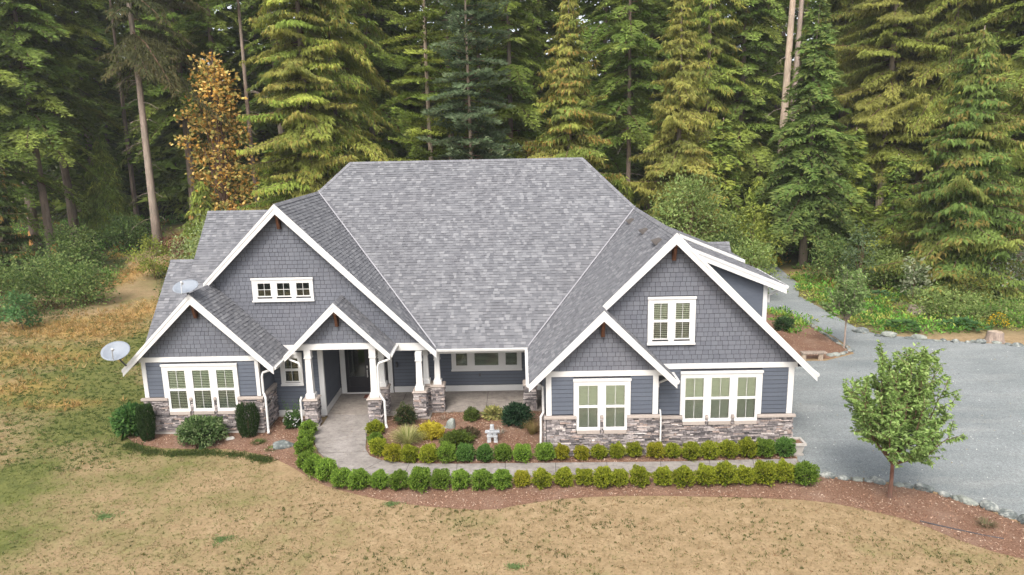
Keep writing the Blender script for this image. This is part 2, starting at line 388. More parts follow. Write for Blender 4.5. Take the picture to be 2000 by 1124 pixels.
class Pieces:
    def __init__(s, name, meshes, parent, cap=300, maxd=None):
        s.name, s.meshes, s.parent, s.cap = name, meshes, parent, cap
        s.items = []; s.cv = []; s.cf = []; s.cs = []
    def rect(s, F, u0, v0, du, dv, th):
        U, V, N = F.U, F.V, F.N; O = F.p(u0, v0)
        m = Matrix(((U.x*du, V.x*dv, N.x*th, O.x), (U.y*du, V.y*dv, N.y*th, O.y), (U.z*du, V.z*dv, N.z*th, O.z), (0, 0, 0, 1)))
        c = F.p(u0+du/2, v0+dv/2); d = (c-CAMP); face = -(d.normalized().dot(N))
        score = du*dv*max(face, 0.0)/(d.length**2) if face > 0.02 else 0
        s.items.append((score, m, random.randrange(len(s.meshes))))
    def poly(s, F, pts, v0, dv, th, top=0.08):
        """clipped piece, thickness falls from th at v0 to th*top at v0+dv"""
        n = len(pts); base = len(s.cv)
        for (a, b) in pts: s.cv.append(tuple(F.p(a, b, 0)))
        for (a, b) in pts:
            t = (b-v0)/dv; s.cv.append(tuple(F.p(a, b, th*(1-t)+th*top*t)))
        s.cf += [base+n+i for i in range(n)]; s.cs.append(n)
        for i in range(n):
            k = (i+1) % n; s.cf += [base+i, base+k, base+n+k, base+n+i]; s.cs.append(4)
    def flush(s):
        s.items.sort(key=lambda t: -t[0])
        for sc, m, i in s.items[:s.cap]:
            o = link(s.name, s.meshes[i], s.parent); o.matrix_local = m
        rest = s.items[s.cap:]
        V, Fl, Sz = [np.array(s.cv, np.float32).reshape(-1, 3)] if s.cv else [], [np.array(s.cf, np.int32)] if s.cv else [], [np.array(s.cs, np.int32)] if s.cv else []
        off = len(s.cv)
        data = []
        for me in s.meshes:
            v = np.zeros(len(me.vertices)*3, np.float32); me.vertices.foreach_get('co', v)
            l = np.zeros(len(me.loops), np.int32); me.loops.foreach_get('vertex_index', l)
            z = np.zeros(len(me.polygons), np.int32); me.polygons.foreach_get('loop_total', z)
            data.append((np.hstack([v.reshape(-1, 3), np.ones((len(v)//3, 1), np.float32)]), l, z))
        for sc, m, i in rest:
            v, l, z = data[i]
            V.append((v @ np.array(m, np.float32).T)[:, :3]); Fl.append(l+off); Sz.append(z); off += len(v)
        if V:
            me = mesh_np(s.name, np.concatenate(V), np.concatenate(Fl), np.concatenate(Sz), s.meshes[0].materials[0])
            o = link(s.name, me, s.parent); o['kind'] = 'stuff'
        s.items = []; s.cv = []; s.cf = []; s.cs = []

def tile(P, F, poly, row, wid, th, gap=0.0, holes=(), rowjit=0.0, top=0.08, wlist=None):
    """lay rows of pieces on the convex polygon poly (u,v) of frame F"""
    poly = ccw(poly)
    us = [p[0] for p in poly]; vs = [p[1] for p in poly]
    v = min(vs)
    while v < max(vs)-1e-4:
        h = row if not isinstance(row, tuple) else random.uniform(*row)
        u = min(us) - random.uniform(0, wid[1])
        while u < max(us):
            wd = random.uniform(*wid); t = th if not isinstance(th, tuple) else random.choice(th)
            spans = [(u+gap/2, u+wd-gap/2)]
            for (a, b, c, d) in holes:
                if min(v+h, d)-max(v, c) > 0.35*h:
                    ns = []
                    for (p, q) in spans:
                        if q <= a or p >= b: ns.append((p, q)); continue
                        if p < a: ns.append((p, a))
                        if q > b: ns.append((b, q))
                    spans = ns
            for (p, q) in spans:
                if q-p < 0.012: continue
                gv = gap*1.15
                rc = [(p, v), (q, v), (q, v+h-gv), (p, v+h-gv)]
                c = clip_poly(rc, poly)
                if len(c) < 3 or area(c) < 2e-4: continue
                if abs(area(c)-area(rc)) < 1e-6: P.rect(F, p, v, q-p, h-gv, t)
                else: P.poly(F, c, v, h, t, top)
            u += wd
        v += h

def boards(P, F, u0, u1, v0, v1, holes=(), row=0.155, th=0.02):
    v = v0
    while v < v1-0.02:
        h = min(row, v1-v); spans = [(u0, u1)]
        for (a, b, c, d) in holes:
            if min(v+h, d)-max(v, c) > 0.3*h:
                ns = []
                for (p, q) in spans:
                    if q <= a or p >= b: ns.append((p, q)); continue
                    if p < a: ns.append((p, a))
                    if q > b: ns.append((b, q))
                spans = ns
        for (p, q) in spans:
            if q-p > 0.03: P.rect(F, p, v+0.018, q-p, h-0.018, th)  # gap shows the dark backing in place of a lap shadow
        v += row

# ================================================================== HOUSE
house = tag(empty('house', (-2.5, 30, 0)), 'large grey shingled house with white trim, stone skirting and steep grey roof', 'house')
HOFF = Matrix.Translation((2.5, -30, 0))
class HP:                                  # parent proxy: keep world coordinates under the house empty
    pass
def part(mb, name, mat, parent=None, **k):
    o = mb.build(name, mat, None, **k)
    o.parent = parent or house
    o.matrix_parent_inverse = HOFF if parent is None else Matrix.Identity(4)
    return o
def piece_parent(name, mb, mat):
    return part(mb, name, mat)

FR = lambda Y: Frame((0, Y, 0), (1, 0, 0), (0, 0, 1))       # wall facing the camera
FX = lambda X: Frame((X, 0, 0), (0, 1, 0), (0, 0, 1))       # wall facing +X, u = Y
FXm = lambda X: Frame((X, 0, 0), (0, -1, 0), (0, 0, 1))     # wall facing -X, u = -Y

siding = piece_parent('siding_wall', MB().box(-14.6, -10.17, 26.08, 26.2, 0.1, 3.0).box(-10.29, -10.17, 26.2, 27.68, 0.1, 3.0)
    .box(-10.17, -8.15, 27.68, 27.8, 0.1, 3.1).box(-8.27, -8.15, 27.8, 30.25, 0.08, 3.0).box(-8.15, 0.8, 30.25, 30.4, 0.08, 3.0)
    .box(0.84, 4.67, 23.62, 23.74, 0.1, 3.0).box(0.84, 0.96, 23.74, 30.25, 0.1, 3.0).box(4.55, 4.67, 23.74, 24.2, 0.1, 3.0)
    .box(4.67, 9.58, 24.22, 24.34, 0.1, 3.1).box(9.46, 9.58, 24.34, 27.3, 0.1, 3.0).box(9.46, 9.58, 27.41, 40.0, 0.1, 4.9).prism([(6.1, 27.3, 3.0), (9.58, 27.3, 3.0), (9.58, 27.3, 5.48), (6.1, 27.3, 6.9)], (0, 0.1, 0))
    .box(-14.6, -14.48, 26.2, 29.5, 0.1, 3.0).box(-15.6, -15.48, 29.5, 34.5, 0.1, 3.0).box(-15.5, -14.5, 29.5, 29.62, 0.1, 3.0)
    .box(-15.48, 9.5, 41.0, 41.12, 0.1, 3.0).box(-15.3, -15.18, 34.5, 41.0, 0.1, 3.0), M_WALLBACK)
gables = piece_parent('gable_wall', MB(), M_WALLBACK) if False else None
def gable_prism(mb, ax, az, half, zb, Y, drop=0.10, d=0.12):
    zt = az-drop; h = zt-zb
    mb.prism([(ax-h, Y, zb), (ax+h, Y, zb), (ax, Y, zt)], (0, d, 0))
gm = MB()
gable_prism(gm, -12.27, 5.71, 2.3, 3.0, 26.08)
gable_prism(gm, -7.14, 5.12, 1.5, 3.3, 26.72)
gable_prism(gm, 2.755, 5.41, 2.3, 3.0, 23.62)
gable_prism(gm, -9.38, 8.82, 5.6, 3.0, 27.68)
gable_prism(gm, 5.24, 7.90, 5.0, 3.0, 24.22)
gable_wall = piece_parent('gable_wall', gm, M_WALLBACK)

P_SHAKE = Pieces('siding_shingle', [unit_wedge('siding_shingle', M_SHAKE)], gable_wall)
P_BOARD = Pieces('siding_board', [unit_wedge('siding_board', M_BOARD, 0.3)], siding)

def shakes(Y, poly, holes=()):
    tile(P_SHAKE, FR(Y), poly, 0.165, (0.14, 0.27), (0.018, 0.020, 0.022), gap=0.013, holes=holes)  # row gaps show the dark backing as painted shadow below the butts
LWY, RSY, MRY, MLY, POY = 26.08, 23.62, 24.22, 27.68, 26.72
shakes(LWY, [(-12.27-2.42, 3.19), (-12.27+2.42, 3.19), (-12.27, 5.61)])
shakes(POY, [(-7.14-1.6, 3.44), (-7.14+1.6, 3.44), (-7.14, 5.02)])
shakes(RSY, [(2.755-2.12, 3.19), (2.755+2.12, 3.19), (2.755, 5.31)])
shakes(MLY, [(-12.3, 3.12), (-3.78, 3.12), (-9.38, 8.72), (-12.3, 5.8)], [(-10.66, -8.26, 4.95, 5.87)])
shakes(MRY, [(2.66, 3.19), (9.85, 3.19), (5.24, 7.80), (2.66, 5.22)], [(4.41, 6.04, 3.93, 5.62)])

# ---- windows
P_DUMMY = None
def window_group(Y, u0, u1, ztop, zcas_bot, units, blind, sill_z=None, full_bottom=False, grid=(2, 1), single=False, stone_sills=True):
    """one casing over several sash units; units: (ua, ub, za, zb) = outer sash rectangle"""
    t = 0.075
    mb = MB()
    y0, y1 = Y-t, Y
    ua = [u[0] for u in units]; ub = [u[1] for u in units]
    top = max(u[3] for u in units)
    mb.box(u0, u1, y0, y1, top, ztop)                                   # head
    mb.box(u0-0.02, u1+0.02, y0-0.035, y0-0.001, ztop-0.075, ztop+0.01)        # head cap
    edges = [u0] + [x for u in units for x in (u[0], u[1])] + [u1]
    for i in range(0, len(edges), 2):
        mb.box(edges[i], edges[i+1], y0, y1, zcas_bot, top-0.001)
    if full_bottom:
        mb.box(u0, u1, y0, y1, zcas_bot-0.11, zcas_bot-0.001)
        mb.box(u0-0.02, u1+0.02, y0-0.045, y0-0.001, zcas_bot-0.12, zcas_bot-0.055)
    win = part(mb, 'window', M_TRIM)
    for (a, b, za, zb) in units:
        fw = 0.045
        zm = (za+zb)/2
        sub = lambda m2, nm, mt: part(m2, nm, mt, win)
        back = MB().box(a+0.01, b-0.01, Y-0.008, Y-0.004, za+0.01, zb-0.01); sub(back, 'unlit_room_board', M_DARK)  # dark board on the wall, painted as the unlit room
        if blind:
            sl = MB(); zz = za+0.05; k = 0
            mt, sp, tilt = blind
            while zz < zb-0.05:
                sl.add([(a+0.05, Y-0.012, zz+tilt), (b-0.05, Y-0.012, zz+tilt), (b-0.05, Y-0.030, zz), (a+0.05, Y-0.030, zz)], [(0, 1, 2, 3)])
                zz += sp
            o = sub(sl, 'blind', mt); o['kind'] = 'stuff'
        for (c, d, gm_) in (((za, zm, M_GLASS_S), (zm, zb, M_GLASS)) if not single else ((za, zb, M_GLASS),)):
            yy = Y-0.060 if c == za and not single else Y-0.048
            fr = MB()
            fr.box(a, a+fw, yy-0.02, yy+0.02, c, d); fr.box(b-fw, b, yy-0.02, yy+0.02, c, d)
            fr.box(a+fw, b-fw, yy-0.02, yy+0.02, c, c+fw); fr.box(a+fw, b-fw, yy-0.02, yy+0.02, d-fw, d)
            g = grid if not single else grid
            for i in range(1, g[0]):
                x = a + (b-a)*i/g[0]; fr.box(x-0.007, x+0.007, yy-0.012, yy+0.004, c+fw, d-fw)
            for i in range(1, g[1]):
                z = c + (d-c)*i/g[1]; fr.box(a+fw, b-fw, yy-0.010, yy+0.003, z-0.009, z+0.009)
            sub(fr, 'sash', M_TRIM)
            sub(MB().box(a+fw, b-fw, yy-0.002, yy+0.002, c+fw, d-fw), 'pane', gm_)
        if stone_sills:
            sm = MB().box(a-0.03, b+0.03, Y-0.13, Y-0.001, za-0.19, za-0.065); sub(sm, 'stone_sill', M_STONECAP)
            sub(MB().box(a-0.045, b+0.045, Y-0.10, Y-0.005, za-0.064, za), 'sill', M_TRIM)
            sub(MB().box(a-0.045, a, Y-0.085, Y-0.004, za, zcas_bot-0.001), 'frame', M_TRIM); sub(MB().box(b, b+0.045, Y-0.085, Y-0.004, za, zcas_bot-0.001), 'frame', M_TRIM)
    return win

BL = (M_BLIND_L, 0.068, 0.040); BR = (M_BLIND_R, 0.047, 0.036)
LWU = [(-13.68, -12.95, 1.06, 2.69), (-12.74, -12.01, 1.06, 2.69), (-11.81, -11.08, 1.06, 2.69)]
window_group(LWY, -13.86, -10.95, 2.90, 1.56, LWU, BL)
RSU = [(1.90, 2.64, 1.08, 2.70), (2.84, 3.58, 1.08, 2.70)]
window_group(RSY, 1.76, 3.74, 2.90, 1.56, RSU, BR)
MRU = [(5.74, 6.47, 1.10, 2.70), (6.66, 7.39, 1.10, 2.70), (7.59, 8.32, 1.10, 2.70)]
window_group(MRY, 5.61, 8.50, 2.90, 1.27, MRU, BR)
window_group(MRY, 4.40, 6.05, 5.63, 4.03, [(4.56, 5.13, 4.10, 5.45), (5.32, 5.89, 4.10, 5.45)], BL, full_bottom=True, stone_sills=False)
window_group(MLY, -10.68, -8.25, 5.89, 5.05, [(-10.50, -9.90, 5.12, 5.72), (-9.73, -9.13, 5.12, 5.72), (-8.96, -8.36, 5.12, 5.72)], None, full_bottom=True, grid=(2, 2), single=True, stone_sills=False)
window_group(MLY, -9.85, -8.95, 2.80, 1.52, [(-9.70, -9.08, 1.55, 2.60)], (M_SCREEN, 0.3, 0.01), full_bottom=True, stone_sills=False)
window_group(30.25, -3.14, -0.04, 2.75, 1.14, [(-2.98, -2.40, 1.18, 2.3)], BL, full_bottom=True, stone_sills=False)
# the porch window has three lights of different width: centre light single
for o in [o for o in house.children if o.name.startswith('window')][-1:]:
    for c in list(o.children): bpy.data.objects.remove(c)
    bpy.data.objects.remove(o)
def porch_window():
    Y = 30.25; mb = MB(); y0 = Y-0.075
    for (a, b) in ((-3.14, -2.98), (-2.40, -2.16), (-1.02, -0.79), (-0.20, -0.04)): mb.box(a, b, y0, Y, 1.24, 2.45)
    mb.box(-3.14, -0.04, y0, Y, 2.451, 2.62); mb.box(-3.14, -0.04, y0, Y, 1.10, 1.239); mb.box(-3.16, -0.02, y0-0.045, y0-0.001, 1.04, 1.11)
    win = part(mb, 'window', M_TRIM)
    for (a, b, rail) in ((-2.98, -2.40, True), (-2.16, -1.02, False), (-0.79, -0.20, True)):
        part(MB().box(a, b, Y-0.008, Y-0.004, 1.24, 2.45), 'unlit_room_board', M_DARK, win)  # flat dark board in place of the shaded room behind the glass
        sl = MB(); zz = 1.3
        while zz < 2.4:
            sl.add([(a+0.05, Y-0.012, zz+0.02), (b-0.05, Y-0.012, zz+0.02), (b-0.05, Y-0.03, zz), (a+0.05, Y-0.03, zz)], [(0, 1, 2, 3)]); zz += 0.055
        o = part(sl, 'blind', M_BLIND_L, win); o['kind'] = 'stuff'
        fr = MB().box(a, a+0.045, Y-0.065, Y-0.03, 1.24, 2.45).box(b-0.045, b, Y-0.065, Y-0.03, 1.24, 2.45).box(a+0.045, b-0.045, Y-0.065, Y-0.03, 1.24, 1.285).box(a+0.045, b-0.045, Y-0.065, Y-0.03, 2.405, 2.45)
        if rail: fr.box(a+0.045, b-0.045, Y-0.068, Y-0.03, 1.87, 1.92)
        part(fr, 'sash', M_TRIM, win)
        part(MB().box(a+0.045, b-0.045, Y-0.05, Y-0.046, 1.285, 2.405), 'pane', M_GLASS_S, win)
porch_window()

# ---- lap siding
boards(P_BOARD, FR(LWY), -14.48, -10.27, 1.56, 2.985, [(-13.86, -10.95, 1.0, 2.91)])
boards(P_BOARD, FX(-10.17), 26.2, 27.66, 1.56, 2.98)
boards(P_BOARD, FR(MLY), -10.15, -8.27, 0.34, 2.86, [(-9.87, -8.93, 1.40, 2.81)])
boards(P_BOARD, FX(-8.15), 27.80, 30.24, 0.36, 2.98)
boards(P_BOARD, FR(30.25), -5.72, 0.8, 0.36, 2.98, [(-3.16, -0.02, 1.05, 2.63)])
boards(P_BOARD, FR(RSY), 0.99, 4.52, 1.58, 2.985, [(1.76, 3.74, 1.0, 2.91)])
boards(P_BOARD, FXm(0.84), -30.2, -23.8, 0.3, 2.98)
boards(P_BOARD, FR(MRY), 4.69, 9.42, 1.28, 3.0, [(5.61, 8.50, 1.0, 2.91)])
tile(P_BOARD, FR(27.3), [(6.2, 3.2), (9.44, 3.2), (9.44, 5.5), (6.2, 6.85)], 0.155, (8, 9), 0.02, top=0.3)
P_SHAKE.flush(); P_BOARD.flush()

# ---- white trim
def trim(*boxes):
    for b in boxes: part(MB().box(*b), 'trim_board', M_TRIM, bevel=0.004)
trim((-14.72, -9.98, LWY-0.05, LWY-0.001, 2.985, 3.18), (-14.64, -14.48, LWY-0.04, LWY-0.0005, 1.56, 2.984), (-10.27, -10.13, LWY-0.04, LWY-0.0005, 1.56, 2.984), (-10.168, -10.13, LWY, LWY+0.14, 1.56, 2.98),
     (0.60, 4.92, RSY-0.05, RSY-0.001, 2.985, 3.18), (0.80, 0.99, RSY-0.04, RSY-0.0005, 1.56, 2.984), (4.52, 4.71, RSY-0.04, RSY-0.0005, 1.56, 2.984), (0.80, 0.838, RSY, RSY+0.14, 1.56, 2.98), (4.672, 4.71, RSY, RSY+0.14, 1.56, 2.98),
     (4.85, 9.72, MRY-0.05, MRY-0.001, 3.0, 3.19), (9.42, 9.62, MRY-0.04, MRY-0.0005, 1.26, 2.999), (9.582, 9.62, MRY, MRY+0.14, 1.26, 3.0),
     (-10.1, -8.15, MLY-0.04, MLY-0.001, 2.87, 3.11), (-5.9, -3.6, MLY-0.04, MLY-0.001, 2.80, 3.11), (-10.15, -8.15, MLY-0.03, MLY-0.0005, 0.10, 0.33),
     (-8.31, -8.11, MLY-0.04, MLY+0.10, 0.34, 2.869), (-8.148, -8.11, MLY+0.11, 30.2, 0.08, 0.35), (-8.33, -8.09, MLY-0.06, MLY+0.10, 0.08, 0.339),
     (-5.74, 0.8, 30.21, 30.249, 0.08, 0.35), (9.44, 9.60, 27.26, 27.299, 2.9, 5.5), (9.585, 9.625, 27.30, 27.45, 2.9, 5.4))
# porch beam and ceiling
trim((-3.75, 0.78, 27.70, 27.90, 2.62, 2.86), (-8.74, -5.60, POY-0.12, POY-0.002, 3.20, 3.43), (-8.66, -8.46, POY, MLY-0.05, 3.2, 3.42), (-5.80, -5.60, POY, MLY-0.05, 3.2, 3.42))
part(MB().box(-8.14, 0.82, 27.92, 30.24, 2.90, 2.95).box(-8.4, -5.8, POY+0.01, 27.66, 3.35, 3.38), 'porch_ceiling', M_SOFFIT)

# ---- stone skirting
def skirt(Y, u0, u1, z0, z1, units, extra):
    mb = MB().box(u0, u1, Y-0.05, Y-0.002, z0, 0.86); x = u0
    for (a, b, za, zb) in units: mb.box(x, a-0.04, Y-0.05, Y-0.002, 0.86, z1); x = b+0.04
    mb.box(x, u1, Y-0.05, Y-0.002, 0.86, z1)
    for e_ in extra: mb.box(*e_)
    return part(mb, 'stone_skirting', M_MORTAR)
stone_back = skirt(LWY, -14.70, -10.10, 0.16, 1.44, LWU, [(-10.168, -10.10, LWY-0.002, 27.6, 0.1, 1.44)])
skirt(RSY, 0.80, 4.72, 0.0, 1.44, RSU, [(0.78, 0.838, RSY-0.002, 24.6, 0.0, 1.44)])
skirt(MRY, 4.72, 9.62, 0.0, 1.14, MRU, [(9.582, 9.64, MRY-0.002, 27, 0.0, 1.14)])
rs = random.Random(5)
P_STONE = Pieces('stone', [unit_stone('stone', M_STONE, rs) for _ in range(6)], stone_back)
def stones(F, u0, u1, v0, v1, holes=()):
    v = v0
    while v < v1-0.02:
        h = min(random.choice((0.035, 0.042, 0.05, 0.058, 0.07, 0.10)), v1-v)
        if v1-v-h < 0.03: h = v1-v
        u = u0
        while u < u1-0.01:
            L = min(random.choice((0.10, 0.15, 0.2, 0.28, 0.38)) * random.uniform(0.8, 1.2), u1-u)
            if u1-u-L < 0.06: L = u1-u
            spans = [(u, u+L)]
            for (a, b, c, d) in holes:
                if min(v+h, d)-max(v, c) > 0.3*h:
                    ns = []
                    for (p, q) in spans:
                        if q <= a or p >= b: ns.append((p, q)); continue
                        if p < a: ns.append((p, a))
                        if q > b: ns.append((b, q))
                    spans = ns
            for (p, q) in spans:
                if q-p < 0.03: continue
                hh = h
                if hh > 0.09 and random.random() < 0.5:          # two thin ones in place of a thick one
                    P_STONE.rect(F, p+0.003, v+0.003, q-p-0.006, hh/2-0.006, random.uniform(0.025, 0.055)); P_STONE.rect(F, p+0.003, v+hh/2+0.002, q-p-0.006, hh/2-0.006, random.uniform(0.025, 0.055))
                else:
                    P_STONE.rect(F, p+0.004, v+0.006, q-p-0.008, hh-0.010, random.uniform(0.02, 0.075))
            u += L
        v += h
hol = lambda U, cas: [(a-0.05, b+0.05, za-0.2, 3) for (a, b, za, zb) in U]
stones(FR(LWY-0.05), -14.70, -10.09, 0.18, 1.45, hol(LWU, 0))
stones(FX(-10.10), LWY-0.06, 27.58, 0.12, 1.45)
stones(FR(RSY-0.05), 0.80, 4.74, 0.02, 1.45, hol(RSU, 0))
stones(FX(4.66), RSY-0.05, MRY-0.05, 0.02, 1.45)
stones(FXm(0.78), -24.6, -RSY+0.06, 0.02, 1.45)
stones(FR(MRY-0.05), 4.74, 9.64, 0.02, 1.15, hol(MRU, 0))
stones(FX(9.64), MRY-0.06, 27.0, 0.02, 1.15)
def ledges(Y, segs, z0, z1):
    for (a, b) in segs: part(MB().box(a, b, Y-0.145, Y-0.001, z0, z1), 'cap_stone', M_STONECAP, bevel=0.008)
ledges(LWY, [(-14.78, -13.73), (-12.90, -12.79), (-11.96, -11.86), (-11.03, -10.03)], 1.451, 1.545)
part(MB().box(-10.168, -10.03, LWY, 27.6, 1.451, 1.545), 'cap_stone', M_STONECAP)
ledges(RSY, [(0.72, 1.85), (2.69, 2.79), (3.63, 4.79)], 1.451, 1.545)
ledges(MRY, [(4.72, 5.69), (6.52, 6.61), (7.44, 7.54), (8.37, 9.74)], 1.151, 1.245)
part(MB().box(-14.66, -10.12, LWY-0.04, LWY+0.1, -0.15, 0.175).box(-10.3, -10.12, LWY+0.1, 27.66, -0.15, 0.1).box(0.82, 4.7, RSY-0.03, RSY+0.1, -0.15, 0.03).box(4.7, 9.6, MRY-0.03, MRY+0.1, -0.15, 0.03)
     .box(-10.12, -8.2, MLY-0.02, MLY+0.1, -0.15, 0.095), 'foundation', M_FOUND)

# ---- columns on stone piers
def column(cx, y0, ztop, w=0.27, pier=0.50, ph=1.13, zb=0.06):
    cy = y0+pier/2
    base = part(MB().box(cx-pier/2+0.03, cx+pier/2-0.03, y0+0.03, y0+pier-0.03, 0.0, ph), 'stone_pier', M_MORTAR)
    a = pier/2-0.03
    stones(FR(y0+0.03), cx-a-0.03, cx+a+0.03, zb, ph)
    stones(FX(cx+a), y0+0.0, y0+pier, zb, ph)
    stones(FXm(cx-a), -(y0+pier), -(y0), zb, ph)
    part(MB().frus(cx, cy, ph+0.001, ph+0.035, pier/2+0.03, pier/2+0.03, pier/2+0.06, pier/2+0.06).frus(cx, cy, ph+0.035, ph+0.09, pier/2+0.06, pier/2+0.06, pier/2+0.02, pier/2+0.02), 'pier_cap', M_STONECAP)
    z = ph+0.091
    mb = MB().box(cx-w/2-0.045, cx+w/2+0.045, cy-w/2-0.045, cy+w/2+0.045, z, z+0.16)
    mb.frus(cx, cy, z+0.161, z+0.185, w/2+0.04, w/2+0.04, w/2+0.005, w/2+0.005)
    mb.frus(cx, cy, z+0.186, ztop-0.36, w/2, w/2, w/2-0.025, w/2-0.025)
    mb.box(cx-w/2-0.012, cx+w/2+0.012, cy-w/2-0.012, cy+w/2+0.012, ztop-0.359, ztop-0.33)
    mb.frus(cx, cy, ztop-0.329, ztop, w/2-0.005, w/2-0.005, w/2-0.005, w/2-0.005)
    part(mb, 'column', M_TRIM)
column(-8.40, 26.50, 3.2); column(-5.86, 26.50, 3.2)
column(-5.78, 27.72, 2.80, 0.24, 0.46); column(-4.17, 27.20, 2.80)
column(-4.00, 28.00, 2.80, 0.22, 0.44); column(-3.52, 27.86, 2.62, 0.24, 0.50); column(0.30, 27.86, 2.62, 0.24, 0.50)
P_STONE.flush()

# ---- front door
dr = part(MB().box(-7.84, -6.80, 30.16, 30.23, 0.14, 2.55), 'front_door', M_DOOR)
part(MB().box(-7.84, -7.70, 30.135, 30.159, 0.14, 2.55).box(-6.94, -6.80, 30.135, 30.159, 0.14, 2.55).box(-7.70, -6.94, 30.135, 30.159, 0.14, 0.42).box(-7.70, -6.94, 30.135, 30.159, 0.75, 0.88).box(-7.70, -6.94, 30.135, 30.159, 2.38, 2.55), 'door_rail', M_DOOR, dr)
part(MB().box(-7.66, -6.98, 30.145, 30.158, 0.9, 2.36), 'door_glass', M_GLASS_S, dr)
part(MB().box(-6.90, -6.86, 30.06, 30.085, 0.86, 1.20).box(-6.90, -6.86, 30.086, 30.13, 0.88, 0.92).box(-6.90, -6.86, 30.086, 30.13, 1.14, 1.18).box(-6.91, -6.85, 30.11, 30.134, 1.26, 1.38), 'door_handle', M_NICKEL, dr)
trim((-8.09, -7.86, 30.17, 30.249, 0.08, 2.6), (-6.78, -6.64, 30.17, 30.249, 0.08, 2.6), (-5.98, -5.78, 30.17, 30.249, 0.08, 2.6), (-8.09, -5.78, 30.17, 30.249, 2.601, 2.8), (-7.86, -6.78, 30.12, 30.249, 0.08, 0.14))
part(MB().box(-6.62, -6.0, 30.18, 30.24, 0.36, 2.58), 'sidelight', M_DOOR)
part(MB().box(-6.5, -6.12, 30.165, 30.178, 0.5, 2.5), 'sidelight_glass', M_GLASS_S)
part(MB().box(-5.62, -5.54, 30.12, 30.24, 1.28, 1.5), 'porch_light', M_METAL)
part(MB().box(-4.9, -3.9, 29.95, 30.2, 2.1, 2.35), 'meter_box', M_TRIM) if False else None
part(MB().box(-1.95, -1.86, 30.18, 30.235, 0.78, 0.9), 'outlet_box', M_METAL)
mat_o = MB().box(-7.0, -6.35, 29.55, 29.95, 0.082, 0.095).build('doormat', M_DOORMAT); tag(mat_o, 'small reddish doormat on the porch floor before the front door', 'doormat')

# ================================================================== ROOF
rb = MB()
TH = 0.10
def slab(poly, fz, mb=rb, th=TH):
    pts = [(x, y, fz(x, y)-0.004) for x, y in poly]
    n = len(pts); tri = [tuple(t) for t in geometry.tessellate_polygon([[Vector((p[0], p[1], 0)) for p in pts]])]
    vs = pts + [(x, y, z-th*1.414) for x, y, z in pts]
    fs = [t for t in tri] + [tuple(n+i for i in reversed(t)) for t in tri] + [(i, i+n, (i+1) % n+n, (i+1) % n) for i in range(n)]
    mb.add(vs, fs)
zM = lambda x, y: y-24.55
zMLr = lambda x, y: -0.56-x
zMLl = lambda x, y: 18.20+x
zLWl = lambda x, y: 17.98+x
zLWr = lambda x, y: -6.56-x
zL = lambda x, y: y-26.1
zPl = lambda x, y: 12.26+x
zPr = lambda x, y: -2.02-x
zMRl = lambda x, y: 2.66+x
zMRr = lambda x, y: 13.14-x
zRSr = lambda x, y: 8.17-x
zD = lambda x, y: 6.85-0.4185*(x-6.61)
facets = {
 'M': ([(-3.5, 27.45), (0.27, 27.45), (5.24, 32.45), (3.04, 34.65), (-8.1, 34.65), (-9.38, 33.37)], zM, (0, 1, 1)),
 'MLr': ([(-9.38, 27.25), (-3.45, 27.25), (-3.45, 27.44), (-9.38, 33.37)], zMLr, (-1, 0, 1)),
 'LWr': ([(-12.27, 25.62), (-9.42, 25.62), (-9.42, 27.66), (-12.27, 27.66)], zLWr, (-1, 0, 1)),
 'LA': ([(-14.93, 29.15), (-10.2, 34.05), (-14.93, 34.05)], zL, (0, 1, 1)),
 'LB': ([(-16.0, 29.0), (-15.05, 29.0), (-14.93, 29.15), (-14.93, 32.05), (-16.0, 32.05)], zL, (0, 1, 1)),
 'Pr': ([(-7.14, 26.28), (-5.11, 26.28), (-5.11, 27.66), (-7.14, 27.66)], zPr, (-1, 0, 1)),
 'MRa': ([(0.22, 23.17), (2.755, 23.17), (2.755, 29.965), (0.22, 27.43)], zMRl, (1, 0, 1)),
 'MRb': ([(2.755, 23.77), (5.24, 23.77), (5.24, 32.45), (2.755, 29.965)], zMRl, (1, 0, 1)),
 'RSr': ([(2.755, 23.17), (5.24, 23.17), (5.24, 24.2), (2.755, 24.2)], zRSr, (-1, 0, 1)),
 'D1': ([(6.06, 26.92), (10.18, 26.92), (10.18, 30.9), (6.06, 30.9)], zD, (-1, 0, 0.4185)),
 'D2': ([(5.7, 30.92), (9.8, 30.92), (9.8, 33.6), (5.7, 33.6)], lambda x, y: zD(x, y)+0.16, (-1, 0, 0.4185)),
 'R3': ([(7.2, 33.65), (10.3, 33.65), (10.3, 35.0), (7.2, 35.0)], lambda x, y: 5.85+(y-35.0), (0, 1, 1)),
}
